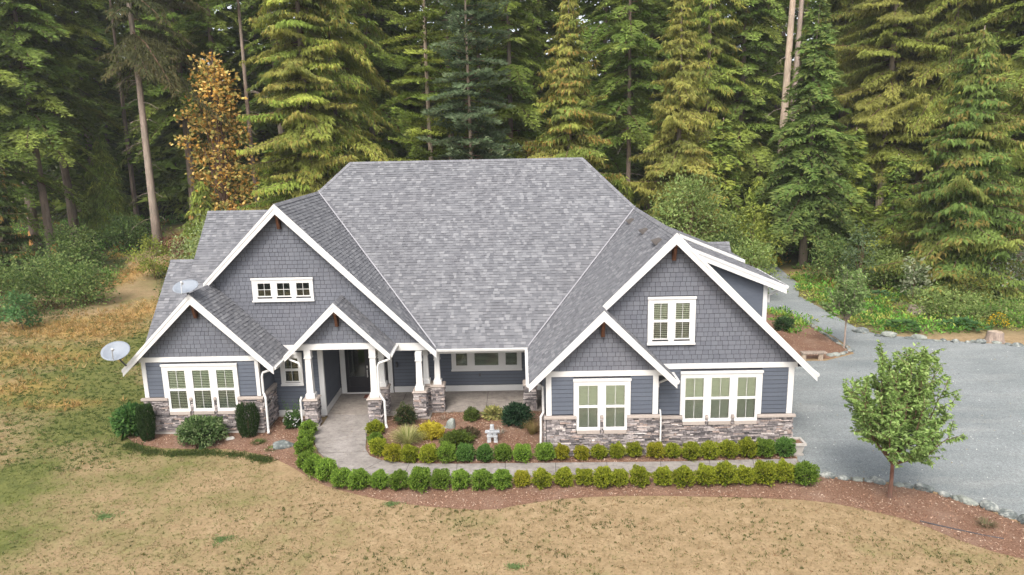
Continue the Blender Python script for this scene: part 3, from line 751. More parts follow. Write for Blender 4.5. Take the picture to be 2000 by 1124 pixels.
hidden = [
 ([(-9.38, 27.25), (-12.3, 27.25), (-12.3, 32.0), (-10.2, 34.05), (-10.2, 36.75), (-8.1, 34.65), (-9.38, 33.37)], zMLl),
 ([(-12.27, 25.62), (-15.1, 25.62), (-15.1, 28.95), (-12.27, 31.78)], zLWl),
 ([(-7.14, 26.28), (-9.17, 26.28), (-9.17, 27.66), (-7.14, 27.66)], zPl),
 ([(5.24, 23.77), (10.24, 23.77), (10.24, 26.92), (6.06, 26.92), (6.06, 32.9), (5.24, 32.45)], zMRr),
 ([(5.24, 32.45), (6.06, 32.9), (6.06, 37.68), (3.04, 34.65)], zMRr),
 ([(-8.1, 34.65), (3.04, 34.65), (9.8, 41.4), (-14.9, 41.4)], lambda x, y: 44.75-y),
 ([(-14.93, 34.05), (-10.2, 34.05), (-10.2, 39.1), (-14.93, 39.1)], lambda x, y: 42.0-y),
 ([(-16.0, 32.05), (-14.93, 32.05), (-14.93, 35.1), (-16.0, 35.1)], lambda x, y: 38.0-y),
 ([(7.2, 35.0), (10.3, 35.0), (10.3, 37.9), (7.2, 37.9)], lambda x, y: 40.85-y),
 ([(3.04, 34.65), (6.06, 37.68), (6.06, 33.0), (10.2, 33.0), (10.2, 41.3), (9.8, 41.4)], lambda x, y: 13.10-x),
]
for poly, fz, v in facets.values(): slab(poly, fz)
for poly, fz in hidden: slab(poly, fz)
roof = part(rb, 'roof', M_SOFFIT)
hb = MB()
for poly, fz in hidden:
    pts = [(x, y, fz(x, y)+0.012) for x, y in poly]
    tri = [tuple(t) for t in geometry.tessellate_polygon([[Vector((p[0], p[1], 0)) for p in pts]])]
    hb.add(pts, tri)
part(hb, 'roof_covering', M_CAP)
P_ROOF = Pieces('roof_shingle', [unit_wedge('roof_shingle', M_ROOF, 0.05)], roof)
for nm, (poly, fz, up) in facets.items():
    V = Vector(up).normalized(); x0, y0 = poly[0]
    if up[0] == 0: U = Vector((1, 0, 0))
    else: U = Vector((0, 1, 0)) if up[0] < 0 else Vector((0, -1, 0))
    F = Frame((x0, y0, fz(x0, y0)), U, V)
    uv = []
    ov = 0.0
    for x, y in poly:
        d = Vector((x, y, fz(x, y)))-F.O; uv.append((d.dot(F.U), d.dot(F.V)))
    tile(P_ROOF, F, uv, 0.142, (0.09, 0.24), (0.009, 0.011, 0.022, 0.025), gap=0.0, top=0.05)
P_ROOF.flush()

# ridge caps
P_CAP = Pieces('ridge_cap', [unit_wedge('ridge_cap', M_CAP, 0.35)], roof, cap=260)
def caps(a, b, na, nb):
    """overlapping cap shingles along ridge a->b; na, nb: outward down-slope unit directions of both sides"""
    a, b = Vector(a), Vector(b); d = (b-a).normalized(); L = (b-a).length; n = int(L/0.15)
    for side in (na, nb):
        s = Vector(side).normalized(); s = (s - d*s.dot(d)).normalized()
        for i in range(n):
            o = a + d*(L*i/n)
            U, V = s, d
            N = U.cross(V)
            if N.z < 0:
                F = Frame(o + s*0.15 + Vector((0, 0, 0.018)), -s, d)
            else: F = Frame(o + Vector((0, 0, 0.018)), s, d)
            P_CAP.rect(F, 0, 0, 0.15, L/n, 0.022)
e = 0.0
caps((5.24, 23.75, 7.90), (5.24, 32.45, 7.90), (-1, 0, -1), (1, 0, -1))
caps((5.24, 32.45, 7.90), (3.04, 34.65, 10.1), (-1, 0, -1)if False else (0, -1, -1), (1, 0, -1))
caps((-8.1, 34.65, 10.1), (3.04, 34.65, 10.1), (0, -1, -1), (0, 1, -1))
caps((-9.38, 33.37, 8.82), (-8.1, 34.65, 10.1), (0, -1, -1), (-1, 0, -1))
caps((-9.38, 27.25, 8.82), (-9.38, 33.37, 8.82), (1, 0, -1), (-1, 0, -1))
caps((-12.27, 25.62, 5.71), (-12.27, 27.66, 5.71), (1, 0, -1), (-1, 0, -1))
caps((-7.14, 26.28, 5.12), (-7.14, 27.66, 5.12), (1, 0, -1), (-1, 0, -1))
caps((2.755, 23.17, 5.415), (2.755, 24.2, 5.415), (1, 0, -1), (-1, 0, -1))
caps((-14.93, 34.05, 7.95), (-10.3, 34.05, 7.95), (0, -1, -1), (0, 1, -1))
caps((-16.0, 32.05, 5.95), (-14.93, 32.05, 5.95), (0, -1, -1), (0, 1, -1))
caps((7.2, 35.0, 5.85), (10.3, 35.0, 5.85), (0, -1, -1), (0, 1, -1))
P_CAP.flush()
# valley flashing
def valley(a, b, s1, s2):
    a, b = Vector(a), Vector(b); h = Vector((0, 0, 0.045)); s1 = Vector(s1).normalized()*0.07; s2 = Vector(s2).normalized()*0.07
    part(MB().add([a+s1+h, b+s1+h, b+h*0.75, a+h*0.75], [(0, 1, 2, 3)]).add([a+h*0.75, b+h*0.75, b+s2+h, a+s2+h], [(0, 1, 2, 3)]), 'valley_flashing', M_FLASH)
valley((-3.47, 27.46, 2.91), (-9.38, 33.37, 8.82), (0, 1, 1), (-1, 0, 1))
valley((0.25, 27.46, 2.91), (5.24, 32.45, 7.90), (0, 1, 1), (1, 0, 1))

# barge boards, brackets
def barge(ax, az, Y, xl, xr, h=0.30, tails=(True, True)):
    """two boards in the shape of a rake following 45 degree slopes from the apex"""
    v = h*1.25
    for (x, sgn) in ((xl, -1), (xr, 1)):
        zt = az-abs(x-ax)
        part(MB().prism([(ax, Y, az+0.0), (x, Y, zt), (x, Y, zt-v*0.72), (ax, Y, az-v)], (0, 0.04, 0)), 'barge_board', M_TRIM)
        part(MB().prism([(ax, Y-0.022, az+0.02), (x+0.01*sgn, Y-0.022, zt+0.01), (x+0.01*sgn, Y-0.022, zt-v*0.30), (ax, Y-0.022, az-v*0.34)], (0, 0.0215, 0)), 'barge_trim', M_TRIM)
barge(-12.27, 5.71, 25.60, -15.13, -9.40)
barge(-9.38, 8.82, 27.22, -12.42, -3.42)
barge(-7.14, 5.12, 26.25, -9.18, -5.09, 0.26)
barge(2.755, 5.41, 23.14, 0.20, 5.26, 0.28)
barge(5.24, 7.90, 23.74, 2.70, 10.26, 0.30)
bd = MB()
for zz0, zz1, yy in ((0.0, 0.34, 26.885),):
    pass
part(MB().prism([(6.06, 26.88, zD(6.06, 0)), (10.2, 26.88, zD(10.2, 0)), (10.2, 26.88, zD(10.2, 0)-0.30), (6.06, 26.88, zD(6.06, 0)-0.33)], (0, 0.04, 0)), 'barge_board', M_TRIM)
part(MB().prism([(6.06, 26.858, zD(6.06, 0)+0.01), (10.21, 26.858, zD(10.21, 0)+0.01), (10.21, 26.858, zD(10.21, 0)-0.11), (6.06, 26.858, zD(6.06, 0)-0.12)], (0, 0.0215, 0)), 'barge_trim', M_TRIM)
part(MB().prism([(5.7, 30.88, zD(5.7, 0)+0.17), (9.82, 30.88, zD(9.82, 0)+0.17), (9.82, 30.88, zD(9.82, 0)+0.04), (5.7, 30.88, zD(5.7, 0)+0.04)], (0, 0.04, 0)), 'barge_board', M_TRIM)
def bracket(x, z, Y, d):
    """dark timber knee bracket under the peak"""
    mb = MB().box(x-0.07, x+0.07, Y+0.03, Y+d-0.005, z-0.48, z-0.34)
    mb.box(x-0.065, x+0.065, Y+d-0.16, Y+d-0.006, z-0.98, z-0.485)
    mb.prism([(x-0.055, Y+0.08, z-0.485), (x-0.055, Y+0.24, z-0.485), (x-0.055, Y+d-0.17, z-0.86), (x-0.055, Y+d-0.17, z-0.98)], (0.11, 0, 0))
    part(mb, 'bracket', M_WOOD, bevel=0.006)
bracket(-12.27, 5.71, 25.64, 0.42); bracket(-9.38, 8.82, 27.26, 0.40); bracket(-7.14, 5.12, 26.29, 0.41); bracket(2.755, 5.41, 23.18, 0.42); bracket(5.24, 7.90, 23.78, 0.42)

# gutters and downspouts
def gutter(a, b, out):
    a, b, out = Vector(a), Vector(b), Vector(out); d = (b-a)
    prof = [(0.0, 0.0), (0.12, 0.0), (0.12, -0.02), (0.10, -0.09), (0.06, -0.12), (0.0, -0.12)]
    part(MB().prism([a+out*p[0]+Vector((0, 0, p[1])) for p in prof], d), 'gutter', M_TRIM)
gutter((-3.44, 27.45, 2.90), (0.24, 27.45, 2.90), (0, -1, 0))
gutter((-9.42, 25.66, 2.84), (-9.42, 27.62, 2.84), (1, 0, 0))
gutter((-5.11, 26.32, 3.06), (-5.11, 27.62, 3.06), (1, 0, 0))
gutter((5.24, 23.2, 2.90), (5.24, 24.15, 2.90), (1, 0, 0))
gutter((0.22, 23.25, 2.85), (0.22, 27.4, 2.85), (-1, 0, 0))
gutter((10.24, 23.8, 2.86), (10.24, 26.9, 2.86), (1, 0, 0))
gutter((10.2, 27.0, 5.32), (10.2, 30.8, 5.32), (1, 0, 0))
def spout(pts, r=0.048): part(MB().tube(pts, r, 8), 'downspout', M_TRIM)
spout([(-9.36, 26.3, 2.74), (-9.5, 26.25, 2.62), (-9.98, 26.05, 2.5), (-10.02, 26.02, 2.35), (-10.02, 26.02, 1.7), (-9.93, 25.95, 1.5), (-9.93, 25.92, 0.22), (-9.88, 25.78, 0.12)])
spout([(-9.12, 26.42, 3.0), (-9.0, 26.4, 2.88), (-8.66, 26.36, 2.75), (-8.62, 26.36, 2.6)], 0.04)
spout([(-8.70, 26.44, 1.35), (-8.74, 26.40, 1.2), (-8.74, 26.40, 0.1)], 0.042)
spout([(-5.06, 26.42, 2.95), (-5.2, 26.4, 2.82), (-5.56, 26.36, 2.7), (-5.62, 26.36, 2.55), (-5.62, 26.36, 1.5), (-5.52, 26.34, 1.3), (-5.42, 26.32, 1.15), (-5.42, 26.32, 0.2), (-5.36, 26.2, 0.08)])
spout([(0.16, 24.3, 2.72), (0.4, 24.15, 2.62), (0.70, 23.95, 2.5), (0.71, 23.95, 1.55), (0.62, 23.9, 1.4), (0.62, 23.9, 0.9), (0.60, 23.88, 0.25), (0.54, 23.75, 0.1)])
spout([(5.30, 23.95, 2.80), (5.15, 23.98, 2.72), (4.80, 24.02, 2.56), (4.79, 24.02, 2.4)], 0.04)
spout([(4.77, 23.53, 1.75), (4.80, 23.5, 1.45), (4.80, 23.5, 0.1)], 0.03)
spout([(10.22, 27.5, 5.18), (10.1, 27.45, 5.05), (9.72, 27.4, 4.9), (9.70, 27.4, 4.6)], 0.042)
# roof vents
for (vx, vy) in ((1233, 433), (1259.5, 452.5), (1285.5, 473)):
    p = plane_hit(vx, vy, -1, 0, 1, 2.66)
    F = Frame(p, (0, -1, 0), (1, 0, 1)); q = []
    for (u, v) in ((-0.2, -0.15), (0.2, -0.15), (0.2, 0.15), (-0.2, 0.15)): q.append(F.p(u, v, 0.02))
    top = [F.p(-0.18, -0.14, 0.20), F.p(0.18, -0.14, 0.20), F.p(0.18, 0.12, 0.07), F.p(-0.18, 0.12, 0.07)]
    part(MB().add(q+top, [(0, 1, 5, 4), (1, 2, 6, 5), (2, 3, 7, 6), (3, 0, 4, 7), (4, 5, 6, 7)]), 'roof_vent', mat_plain('vent_brown', (0.085, 0.075, 0.07), 0.8) if 'vent_brown' not in bpy.data.materials else bpy.data.materials['vent_brown'])

# ---- satellite dishes
def dish(loc, nrm, mount, label, R=0.50):
    root = empty('satellite_dish', mount); tag(root, label, 'satellite dish')
    off = -Vector(mount)
    n = Vector(nrm).normalized(); sx = Vector((0, 0, 1)).cross(n).normalized(); sy = n.cross(sx)
    mb = MB(); rings, seg = 6, 28; vs = []; fs = []
    for back in (0, 1):
        b0 = len(vs)
        for i in range(rings+1):
            r = R*i/rings
            for k in range(seg):
                t = 2*pi*k/seg
                vs.append(Vector(loc)+off + sx*cos(t)*r + sy*sin(t)*r*0.92 + n*(0.16*(r/R)**2 - 0.02*back))
        for i in range(rings):
            for k in range(seg):
                a, b, c, d = b0+i*seg+k, b0+i*seg+(k+1) % seg, b0+(i+1)*seg+(k+1) % seg, b0+(i+1)*seg+k
                fs.append((a, b, c, d) if not back else (d, c, b, a))
    e0 = rings*seg; e1 = (rings+1)*seg+rings*seg
    for k in range(seg): fs.append((e0+k, e0+(k+1) % seg, e1+(k+1) % seg, e1+k))
    me = bpy.data.meshes.new('reflector'); me.from_pydata(vs, [], fs); me.update(); me.materials.append(M_DISH)
    me.polygons.foreach_set('use_smooth', np.ones(len(fs), bool)); link('reflector', me, root)
    c = Vector(loc)+off
    MB().tube([c - n*0.02, c - n*0.14 - Vector((0, 0, 0.08)), Vector((0, 0, 0))], 0.03, 8).build('mast', M_METAL, root)
    lo = c - sy*R*0.9 + n*0.1; fp = c - sy*R*0.35 + n*0.48
    MB().tube([lo, fp], 0.016, 6).build('feed_arm', M_NICKEL, root)
    MB().tube([fp, fp - (fp-c).normalized()*0.12], [0.035, 0.05], 10).build('feed_horn', M_TRIM, root)
dish((-15.10, 25.35, 3.58), (0.12, -0.55, 0.80), (-14.92, 25.55, 3.02), 'grey satellite dish at the lower left corner of the left gable roof', 0.50)
dish((-12.42, 25.80, 5.86), (0.0, -0.42, 0.90), (-12.32, 25.66, 5.76), 'grey satellite dish on the peak of the small left gable', 0.46)

# ================================================================== GROUND
def axis(a, b, fa, fb, fine, coarse):
    out = list(np.arange(a, fa, coarse)) + list(np.arange(fa, fb, fine)) + list(np.arange(fb, b+coarse, coarse)); return np.array(out)
def inpoly(px_, py_, poly):
    x = np.asarray(px_); y = np.asarray(py_); r = np.zeros(x.shape, bool); n = len(poly)
    for i in range(n):
        x1, y1 = poly[i][0], poly[i][1]; x2, y2 = poly[(i+1) % n][0], poly[(i+1) % n][1]
        c = ((y1 > y) != (y2 > y)) & (x < (x2-x1)*(y-y1)/((y2-y1) if y2 != y1 else 1e-9)+x1); r ^= c
    return r
A = lambda *pp: [tuple(at(x, y))[:2] for x, y in pp]
TRACK = A((150, 790), (330, 680), (325, 600), (305, 530), (400, 505), (408, 440), (350, 436), (325, 470), (255, 498), (225, 560), (160, 615), (60, 632), (-40, 650), (-60, 790))
gx = axis(-130, 140, -36, 30, 0.45, 3.0); gy = axis(2, 190, 11, 66, 0.45, 3.0)
GX, GY = np.meshgrid(gx, gy); GZ = terrain(GX, GY)
nx, ny = len(gx), len(gy)
idx = np.arange(nx*ny).reshape(ny, nx)
fq = np.stack([idx[:-1, :-1], idx[:-1, 1:], idx[1:, 1:], idx[1:, :-1]], -1).reshape(-1, 4)
gme = mesh_np('lawn', np.stack([GX, GY, GZ], -1), fq, np.full(len(fq), 4), M_LAWN, smooth=True)
def blob(p, r, ry=None):
    ry = ry or r; return np.exp(-(((GX-p[0])/r)**2 + ((GY-p[1])/ry)**2))
green = 0.10 + 0.26*np.clip((-GX+1)/14, 0, 1)
for (px_, py_, r, ry, a) in ((230, 800, 2.2, 3.0, 0.85), (120, 760, 3.0, 2.0, 0.8), (260, 870, 1.5, 1.6, 0.5), (160, 830, 2.4, 1.2, 0.45), (10, 950, 1.3, 2.4, 0.7), (0, 1060, 1.2, 1.2, 0.5), (60, 700, 5, 3, 0.65), (255, 680, 2.0, 6.0, 0.9), (60, 960, 1.6, 1.6, 0.35),
                               (300, 960, 2.5, 1.5, 0.22), (350, 884, 1.6, 0.25, 0.35), (1150, 1080, 3.0, 1.2, 0.12), (1800, 1080, 1.5, 0.9, 0.3), (1930, 1090, 1.2, 0.6, 0.3), (700, 1080, 2, 1.2, 0.12)):
    green += a*.72*blob(at(px_, py_), r, ry)
wild = np.clip((GY-50)/8, 0, 1)*np.where(GX < 0, 1, 1)
wild *= 1-inpoly(GX, GY, TRACK)*0.9
wild = np.maximum(wild, np.clip((GX-17)/3, 0, 1)*np.clip((GY-37.5)/2, 0, 1)*0.75)
gold = np.zeros(GX.shape)
for (px_, py_, r, ry, a) in ((240, 540, 1.5, 4, 0.9), (270, 610, 1.6, 3, 0.8), (130, 640, 2.5, 2.2, 0.8), (60, 700, 3.5, 1.6, 0.6), (30, 760, 2, 1.2, 0.6), (200, 650, 2.5, 1.5, 0.6), (120, 790, 1.6, 0.5, 0.7), (370, 460, 2, 3, 0.9), (340, 520, 1.0, 2.0, 0.7), (60, 640, 2, 1.2, .4),
                               (1640, 555, 2, 1.5, .6), (1580, 545, 2, 3, .5)):
    gold += a*blob(at(px_, py_), r, ry)
wild = np.clip(wild-1.6*gold, 0, 1)
zc = np.ones((ny*nx, 4), np.float32); zc[:, 0] = np.clip(green, 0, 1.2).ravel(); zc[:, 1] = wild.ravel(); zc[:, 2] = np.clip(gold, 0, 0.95).ravel()
za = gme.attributes.new('Zone', 'FLOAT_COLOR', 'POINT'); za.data.foreach_set('color', zc.ravel())
lawn = link('lawn', gme); tag(lawn, 'dry tan and green lawn running back to the forest floor', None, None, 'structure')

def smooth_poly(pts, it=2):
    for _ in range(it):
        q = []
        for i in range(len(pts)):
            a, b = pts[i], pts[(i+1) % len(pts)]
            q += [(a[0]*.75+b[0]*.25, a[1]*.75+b[1]*.25), (a[0]*.25+b[0]*.75, a[1]*.25+b[1]*.75)]
        pts = q
    return pts
def sheet(name, poly, z, mat, step=0.3, bump=0.0, skirt=0.03, label=None, edge=0.0):
    poly = [(p[0], p[1]) for p in poly]
    xs = [p[0] for p in poly]; ys = [p[1] for p in poly]
    X, Y = np.meshgrid(np.arange(min(xs), max(xs), step), np.arange(min(ys), max(ys), step))
    X = X.ravel()+RNG.uniform(-.1, .1, X.size)*step; Y = Y.ravel()+RNG.uniform(-.1, .1, Y.size)*step
    k = inpoly(X, Y, poly)
    # keep inner points off the border
    P = np.array(poly); Xk, Yk = X[k], Y[k]
    d = np.full(len(Xk), 9.0)
    for i in range(len(P)):
        a, b = P[i], P[(i+1) % len(P)]; ab = b-a; L = max((ab**2).sum(), 1e-9)
        t = np.clip(((Xk-a[0])*ab[0]+(Yk-a[1])*ab[1])/L, 0, 1)
        d = np.minimum(d, np.hypot(Xk-a[0]-t*ab[0], Yk-a[1]-t*ab[1]))
    g = d > step*0.4
    pts = [Vector(p) for p in poly]+[Vector((a, b)) for a, b in zip(Xk[g], Yk[g])]
    dd = [0]*len(poly)+list(d[g])
    v, e_, f, ov, oe, of = geometry.delaunay_2d_cdt(pts, [], [list(range(len(poly)))], 1, 1e-5)
    vs = []
    for i, p in enumerate(v):
        o = ov[i][0] if ov[i] else 0; q = min(dd[o]/0.25, 1.0)
        h = z*(0.25+0.75*q) if bump else z
        if bump and q > 0: h += bump*q*(0.5+0.5*sin(p.x*2.1+sin(p.y*1.7)*1.3))*random.uniform(0.6, 1.0)
        vs.append((p.x, p.y, float(terrain(p.x, p.y))+h))
    fs = [tuple(q) for q in f]
    nb = len(vs); ring = []
    for i in range(len(poly)): ring.append(next(j for j, o in enumerate(ov) if i in o))
    for i in ring: vs.append((vs[i][0], vs[i][1], vs[i][2]-skirt-0.02))
    m = len(ring)
    fs += [(ring[i], nb+i, nb+(i+1) % m, ring[(i+1) % m]) for i in range(m)]
    me = bpy.data.meshes.new(name); me.from_pydata(vs, [], fs); me.update(); me.materials.append(mat)
    import bmesh
    bm = bmesh.new(); bm.from_mesh(me); bmesh.ops.recalc_face_normals(bm, faces=bm.faces); bm.to_mesh(me); bm.free()
    if me.polygons[0].normal.z < 0 and sum(1 for q in me.polygons if q.normal.z < 0) > len(me.polygons)/2: me.flip_normals()
    o = link(name, me); tag(o, label, None, None, 'structure'); return o
A = lambda *pp: [tuple(at(x, y))[:2] for x, y in pp]

# walk from the drive to the porch
walk_outer = A((1562, 917), (1300, 925), (1100, 930), (900, 938), (790, 938), (700, 928), (650, 910), (622, 885), (612, 860), (612, 836))
walk_inner = A((735, 838), (716, 850), (714, 880), (722, 893), (745, 902), (790, 908), (900, 909), (1100, 907), (1300, 905), (1555, 899))
walk_poly = walk_outer + [(-8.05, 26.6), (-8.05, 28.0), (-6.1, 28.0), (-6.1, 27.0)] + walk_inner
sheet('walkway', walk_poly, 0.06, M_WALK, 0.4, label='curving stamped concrete walk between the two boxwood hedges')
sm = MB()
for (a, b) in (((1470, 900), (1474, 921)), ((1385, 903), (1389, 924)), ((1290, 904), (1292, 926)), ((1185, 906), (1187, 929)), ((1085, 907), (1086, 931)), ((987, 908), (987, 935)), ((893, 908), (891, 938)), ((800, 908), (786, 938)), ((748, 902), (700, 927)), ((718, 886), (628, 888))):
    p, q = at(*a), at(*b); d = (q-p).normalized(); n = Vector((-d.y, d.x, 0))*0.008
    zt = Vector((0, 0, 0.064)); sm.add([p-n+zt, p+n+zt, q+n+zt, q-n+zt], [(0, 1, 2, 3)])
so = sm.build('walk_joints', M_MORTAR); tag(so, 'tooled joints across the concrete walk', None, None, 'stuff')
sheet('porch_slab', [(-8.2, 27.7), (-6.05, 27.7), (-6.05, 27.55), (-4.5, 27.55), (-4.5, 27.15), (-3.78, 27.15), (-3.78, 27.86), (0.84, 27.86), (0.84, 30.2), (-8.2, 30.2)], 0.08, M_SLAB, 0.5, label='textured concrete porch floor behind the stone piers')
jm = MB()
for (x, y0, y1) in ((-1.55, 27.9, 30.15), (-5.2, 27.6, 30.15)): jm.box(x-0.008, x+0.008, y0, y1, 0.081, 0.084)
tag(jm.build('porch_joints', M_MORTAR), 'tooled joints in the porch floor', None, None, 'stuff')

# gravel drive
drive = A((1700, 935), (1590, 931), (1568, 915)) + [(9.45, 22.4), (9.45, 23.0), (9.9, 24.2), (9.75, 30.0), (9.75, 33.0)] + A((1500, 706), (1560, 706), (1612, 706), (1668, 692), (1660, 678), (1600, 640), (1555, 615), (1500, 603)) + [(12.6, 47), (12.0, 60), (21.0, 60), (20.6, 52)] + \
    A((1560, 578), (1620, 612), (1680, 645), (1720, 655), (1800, 662), (1900, 670), (2010, 676), (2200, 690), (2600, 760), (2700, 1100), (2120, 1060), (1995, 1020), (1900, 980), (1830, 962))
sheet('gravel_driveway', drive, 0.02, M_GRAVEL, 0.8, label='grey gravel driveway and turning area right of the house')
# mulch beds
bed1 = smooth_poly(A((245, 850), (330, 835), (500, 820), (548, 805), (600, 800), (610, 845), (600, 880), (640, 925), (700, 945), (790, 950), (950, 946), (1100, 940), (1300, 934), (1480, 930), (1590, 932), (1700, 940), (1830, 965), (1900, 985), (1995, 1025), (2060, 1050), (2070, 1110), (1900, 1068), (1790, 1020), (1700, 998), (1600, 978), (1450, 972), (1250, 968), (1120, 972), (1020, 985), (960, 998), (850, 992), (760, 980), (690, 965), (620, 945), (560, 905), (500, 885), (430, 876), (330, 878), (262, 868)), 1)
sheet('mulch_bed', bed1, 0.035, M_MULCH, 0.3, 0.02, label='red brown bark mulch bed in front of the outer boxwood hedge')
bed2 = A((738, 840), (718, 852), (716, 880), (724, 892), (745, 901), (790, 907), (900, 908), (1100, 906), (1300, 904), (1552, 898)) + [(9.5, 23.2), (9.58, 24.16), (4.74, 24.16), (4.7, 23.56), (0.84, 23.56), (0.80, 27.84), (-3.76, 27.84), (-3.76, 27.13), (-4.52, 27.13), (-4.52, 27.53), (-5.55, 27.53), (-5.6, 27.0)]
sheet('mulch_bed', bed2, 0.035, M_MULCH, 0.25, 0.03, label='bark mulch garden bed between the porch and the walk')
bed3 = A((1502, 612), (1555, 622), (1600, 650), (1662, 690), (1618, 701), (1560, 701)) + [(10.2, 36.0), (10.2, 42)]
sheet('mulch_bed', bed3, 0.10, M_MULCH, 0.4, 0.03, label='raised mulch island beside the gravel road right of the house')

# ------------------------------------------------------------------ scattered chips, tufts
def rand_dirs(n, up=0.0):
    v = RNG.normal(size=(n, 3)); v[:, 2] = np.abs(v[:, 2])+up; return v/np.linalg.norm(v, axis=1, keepdims=True)
def unit(v): return v/np.maximum(np.linalg.norm(v, axis=-1, keepdims=True), 1e-9)
def leafquads(P, D, N, L, W, fold=0.0):
    """diamond leaves: P base, D direction, N normal; L, W arrays or numbers"""
    D = unit(D); S = unit(np.cross(D, N)); Nn = np.cross(S, D)
    L = np.broadcast_to(np.asarray(L, float), (len(P),))[:, None]; W = np.broadcast_to(np.asarray(W, float), (len(P),))[:, None]
    m = P+D*L*0.45
    q = np.stack([P, m+S*W*0.5-Nn*L*fold, P+D*L, m-S*W*0.5-Nn*L*fold], 1)
    return q.astype(np.float32)
def leaftris(P, D, N, L, W):
    D = unit(D); S = unit(np.cross(D, N))*(np.asarray(W, float)/2)[:, None]
    return np.stack([P-S, P+S, P+D*np.asarray(L, float)[:, None]], 1).astype(np.float32)
def pick(cols, n, jit=0.15):
    cols = np.array(cols); c = cols[RNG.integers(0, len(cols), n)]; return c*RNG.uniform(1-jit, 1+jit, (n, 1))
def scatter_poly(poly, n, exclude=()):
    xs = [p[0] for p in poly]; ys = [p[1] for p in poly]; X = RNG.uniform(min(xs), max(xs), n*3); Y = RNG.uniform(min(ys), max(ys), n*3)
    k = inpoly(X, Y, poly)
    for e_ in exclude: k &= ~inpoly(X, Y, e_)
    return X[k][:n], Y[k][:n]
chips = []; chc = []
for poly, n, zz in ((bed1, 21000, 0.055), (bed2, 11000, 0.06), (bed3, 3500, 0.13)):
    X, Y = scatter_poly(poly, n); n = len(X)
    P = np.stack([X, Y, np.full(n, zz)+RNG.uniform(-.01, .015, n)], -1)
    D = rand_dirs(n); D[:, 2] = RNG.uniform(-.35, .35, n)
    chips.append(leafquads(P, D, rand_dirs(n, 1.5), RNG.uniform(.03, .10, n), RNG.uniform(.015, .035, n)))
    chc.append(pick([(.26, .145, .095), (.33, .19, .13), (.17, .085, .05), (.38, .26, .19), (.10, .045, .03), (.28, .165, .11), (.46, .35, .27)], n))
o = link('mulch_chips', mesh_quads('mulch_chips', np.concatenate(chips), M_LITTER, np.concatenate(chc)))
tag(o, 'loose chips of bark lying over the mulch beds', None, None, 'stuff')

n = 2600; X = RNG.uniform(9, 40, n); Y = RNG.uniform(17, 46, n); k = inpoly(X, Y, drive); X, Y = X[k], Y[k]; n = len(X)
D = rand_dirs(n); D[:, 2] *= .2
o = link('gravel_litter', mesh_quads('gravel_litter', leafquads(np.stack([X, Y, terrain(X, Y)+.03], -1), D, rand_dirs(n, 2), RNG.uniform(.03, .08, n), RNG.uniform(.03, .05, n)), M_LITTER, pick([(.42, .42, .40), (.08, .09, .09), (.30, .24, .14), (.5, .5, .47)], n)))
tag(o, 'loose pale pebbles and fallen leaves on the gravel', None, None, 'stuff')
n = 420; X, Y = scatter_poly(walk_poly, n); n = len(X); D = rand_dirs(n); D[:, 2] *= .2
o = link('walk_litter', mesh_quads('walk_litter', leafquads(np.stack([X, Y, np.full(n, .075)], -1), D, rand_dirs(n, 2), RNG.uniform(.02, .05, n), RNG.uniform(.012, .03, n)), M_LITTER, pick([(.20, .12, .06), (.12, .08, .05), (.25, .2, .1)], n)))
tag(o, 'small bark crumbs and leaves on the concrete walk', None, None, 'stuff')
# grass tufts of the lawn
def tufts(name, X, Y, Hh, Wd, cols, per, label, lean=0.5, z0=0.0):
    n = len(X); Z = terrain(X, Y)+z0
    P = np.repeat(np.stack([X, Y, Z], -1), per, 0); m = n*per
    P[:, :2] += RNG.normal(size=(m, 2))*0.03
    D = RNG.normal(size=(m, 3))*lean; D[:, 2] = 1
    q = leafquads(P, D, rand_dirs(m), RNG.uniform(.5, 1.3, m)*np.repeat(Hh, per) if not np.isscalar(Hh) else RNG.uniform(.5, 1.3, m)*Hh, Wd)
    c = np.repeat(cols, per, 0)*RNG.uniform(.75, 1.25, (m, 1))
    o = link(name, mesh_quads(name, q, M_LEAF, c)); tag(o, label, None, None, 'stuff'); return o
houseout = [(-15.6, 26.0), (-10.1, 26.0), (-10.1, 27.6), (0.8, 27.6), (0.8, 23.5), (9.7, 24.0), (9.7, 42), (-15.6, 42)]
n = 150000
X = RNG.uniform(-22, 17, n); Y = 11.5+(RNG.uniform(0, 1, n)**1.3)*19
k = ~inpoly(X, Y, bed1) & ~inpoly(X, Y, walk_poly) & ~inpoly(X, Y, bed2) & ~inpoly(X, Y, drive) & ~inpoly(X, Y, houseout) & (np.abs(X) < 0.78*Y+1.5)
k &= ~((Y > 22.3) & (X > -8.6) & (X < 12))
X, Y = X[k], Y[k]
gi = np.clip(((Y-gy[0])), 0, None)
def grid_val(G, X, Y):
    ix = np.clip(np.searchsorted(gx, X), 0, nx-1); iy = np.clip(np.searchsorted(gy, Y), 0, ny-1); return G[iy, ix]
patch = np.sin(X*1.7+2*np.sin(Y*1.1))*np.sin(Y*2.3+1.7*np.sin(X*0.9))+.8*np.sin(X*.6+1.5*np.sin(Y*.5))*np.sin(Y*.9+X*.2)
gv = np.clip(grid_val(green, X, Y)*1.3 + 0.16*patch + RNG.normal(size=len(X))*0.10, 0, 1)
keep = (RNG.uniform(size=len(X)) < 0.42)
X, Y, gv = X[keep], Y[keep], gv[keep]
tanc = pick([(0.324, 0.2385, 0.135), (0.27, 0.198, 0.108), (0.216, 0.1575, 0.081), (0.396, 0.3015, 0.189), (0.18, 0.162, 0.072), (0.234, 0.135, 0.072)], len(X)); grc = pick([(.12, .145, .04), (.16, .175, .05), (.09, .11, .03)], len(X))
cl = np.where((gv > RNG.uniform(0.05, .75, len(X)))[:, None], grc, tanc)
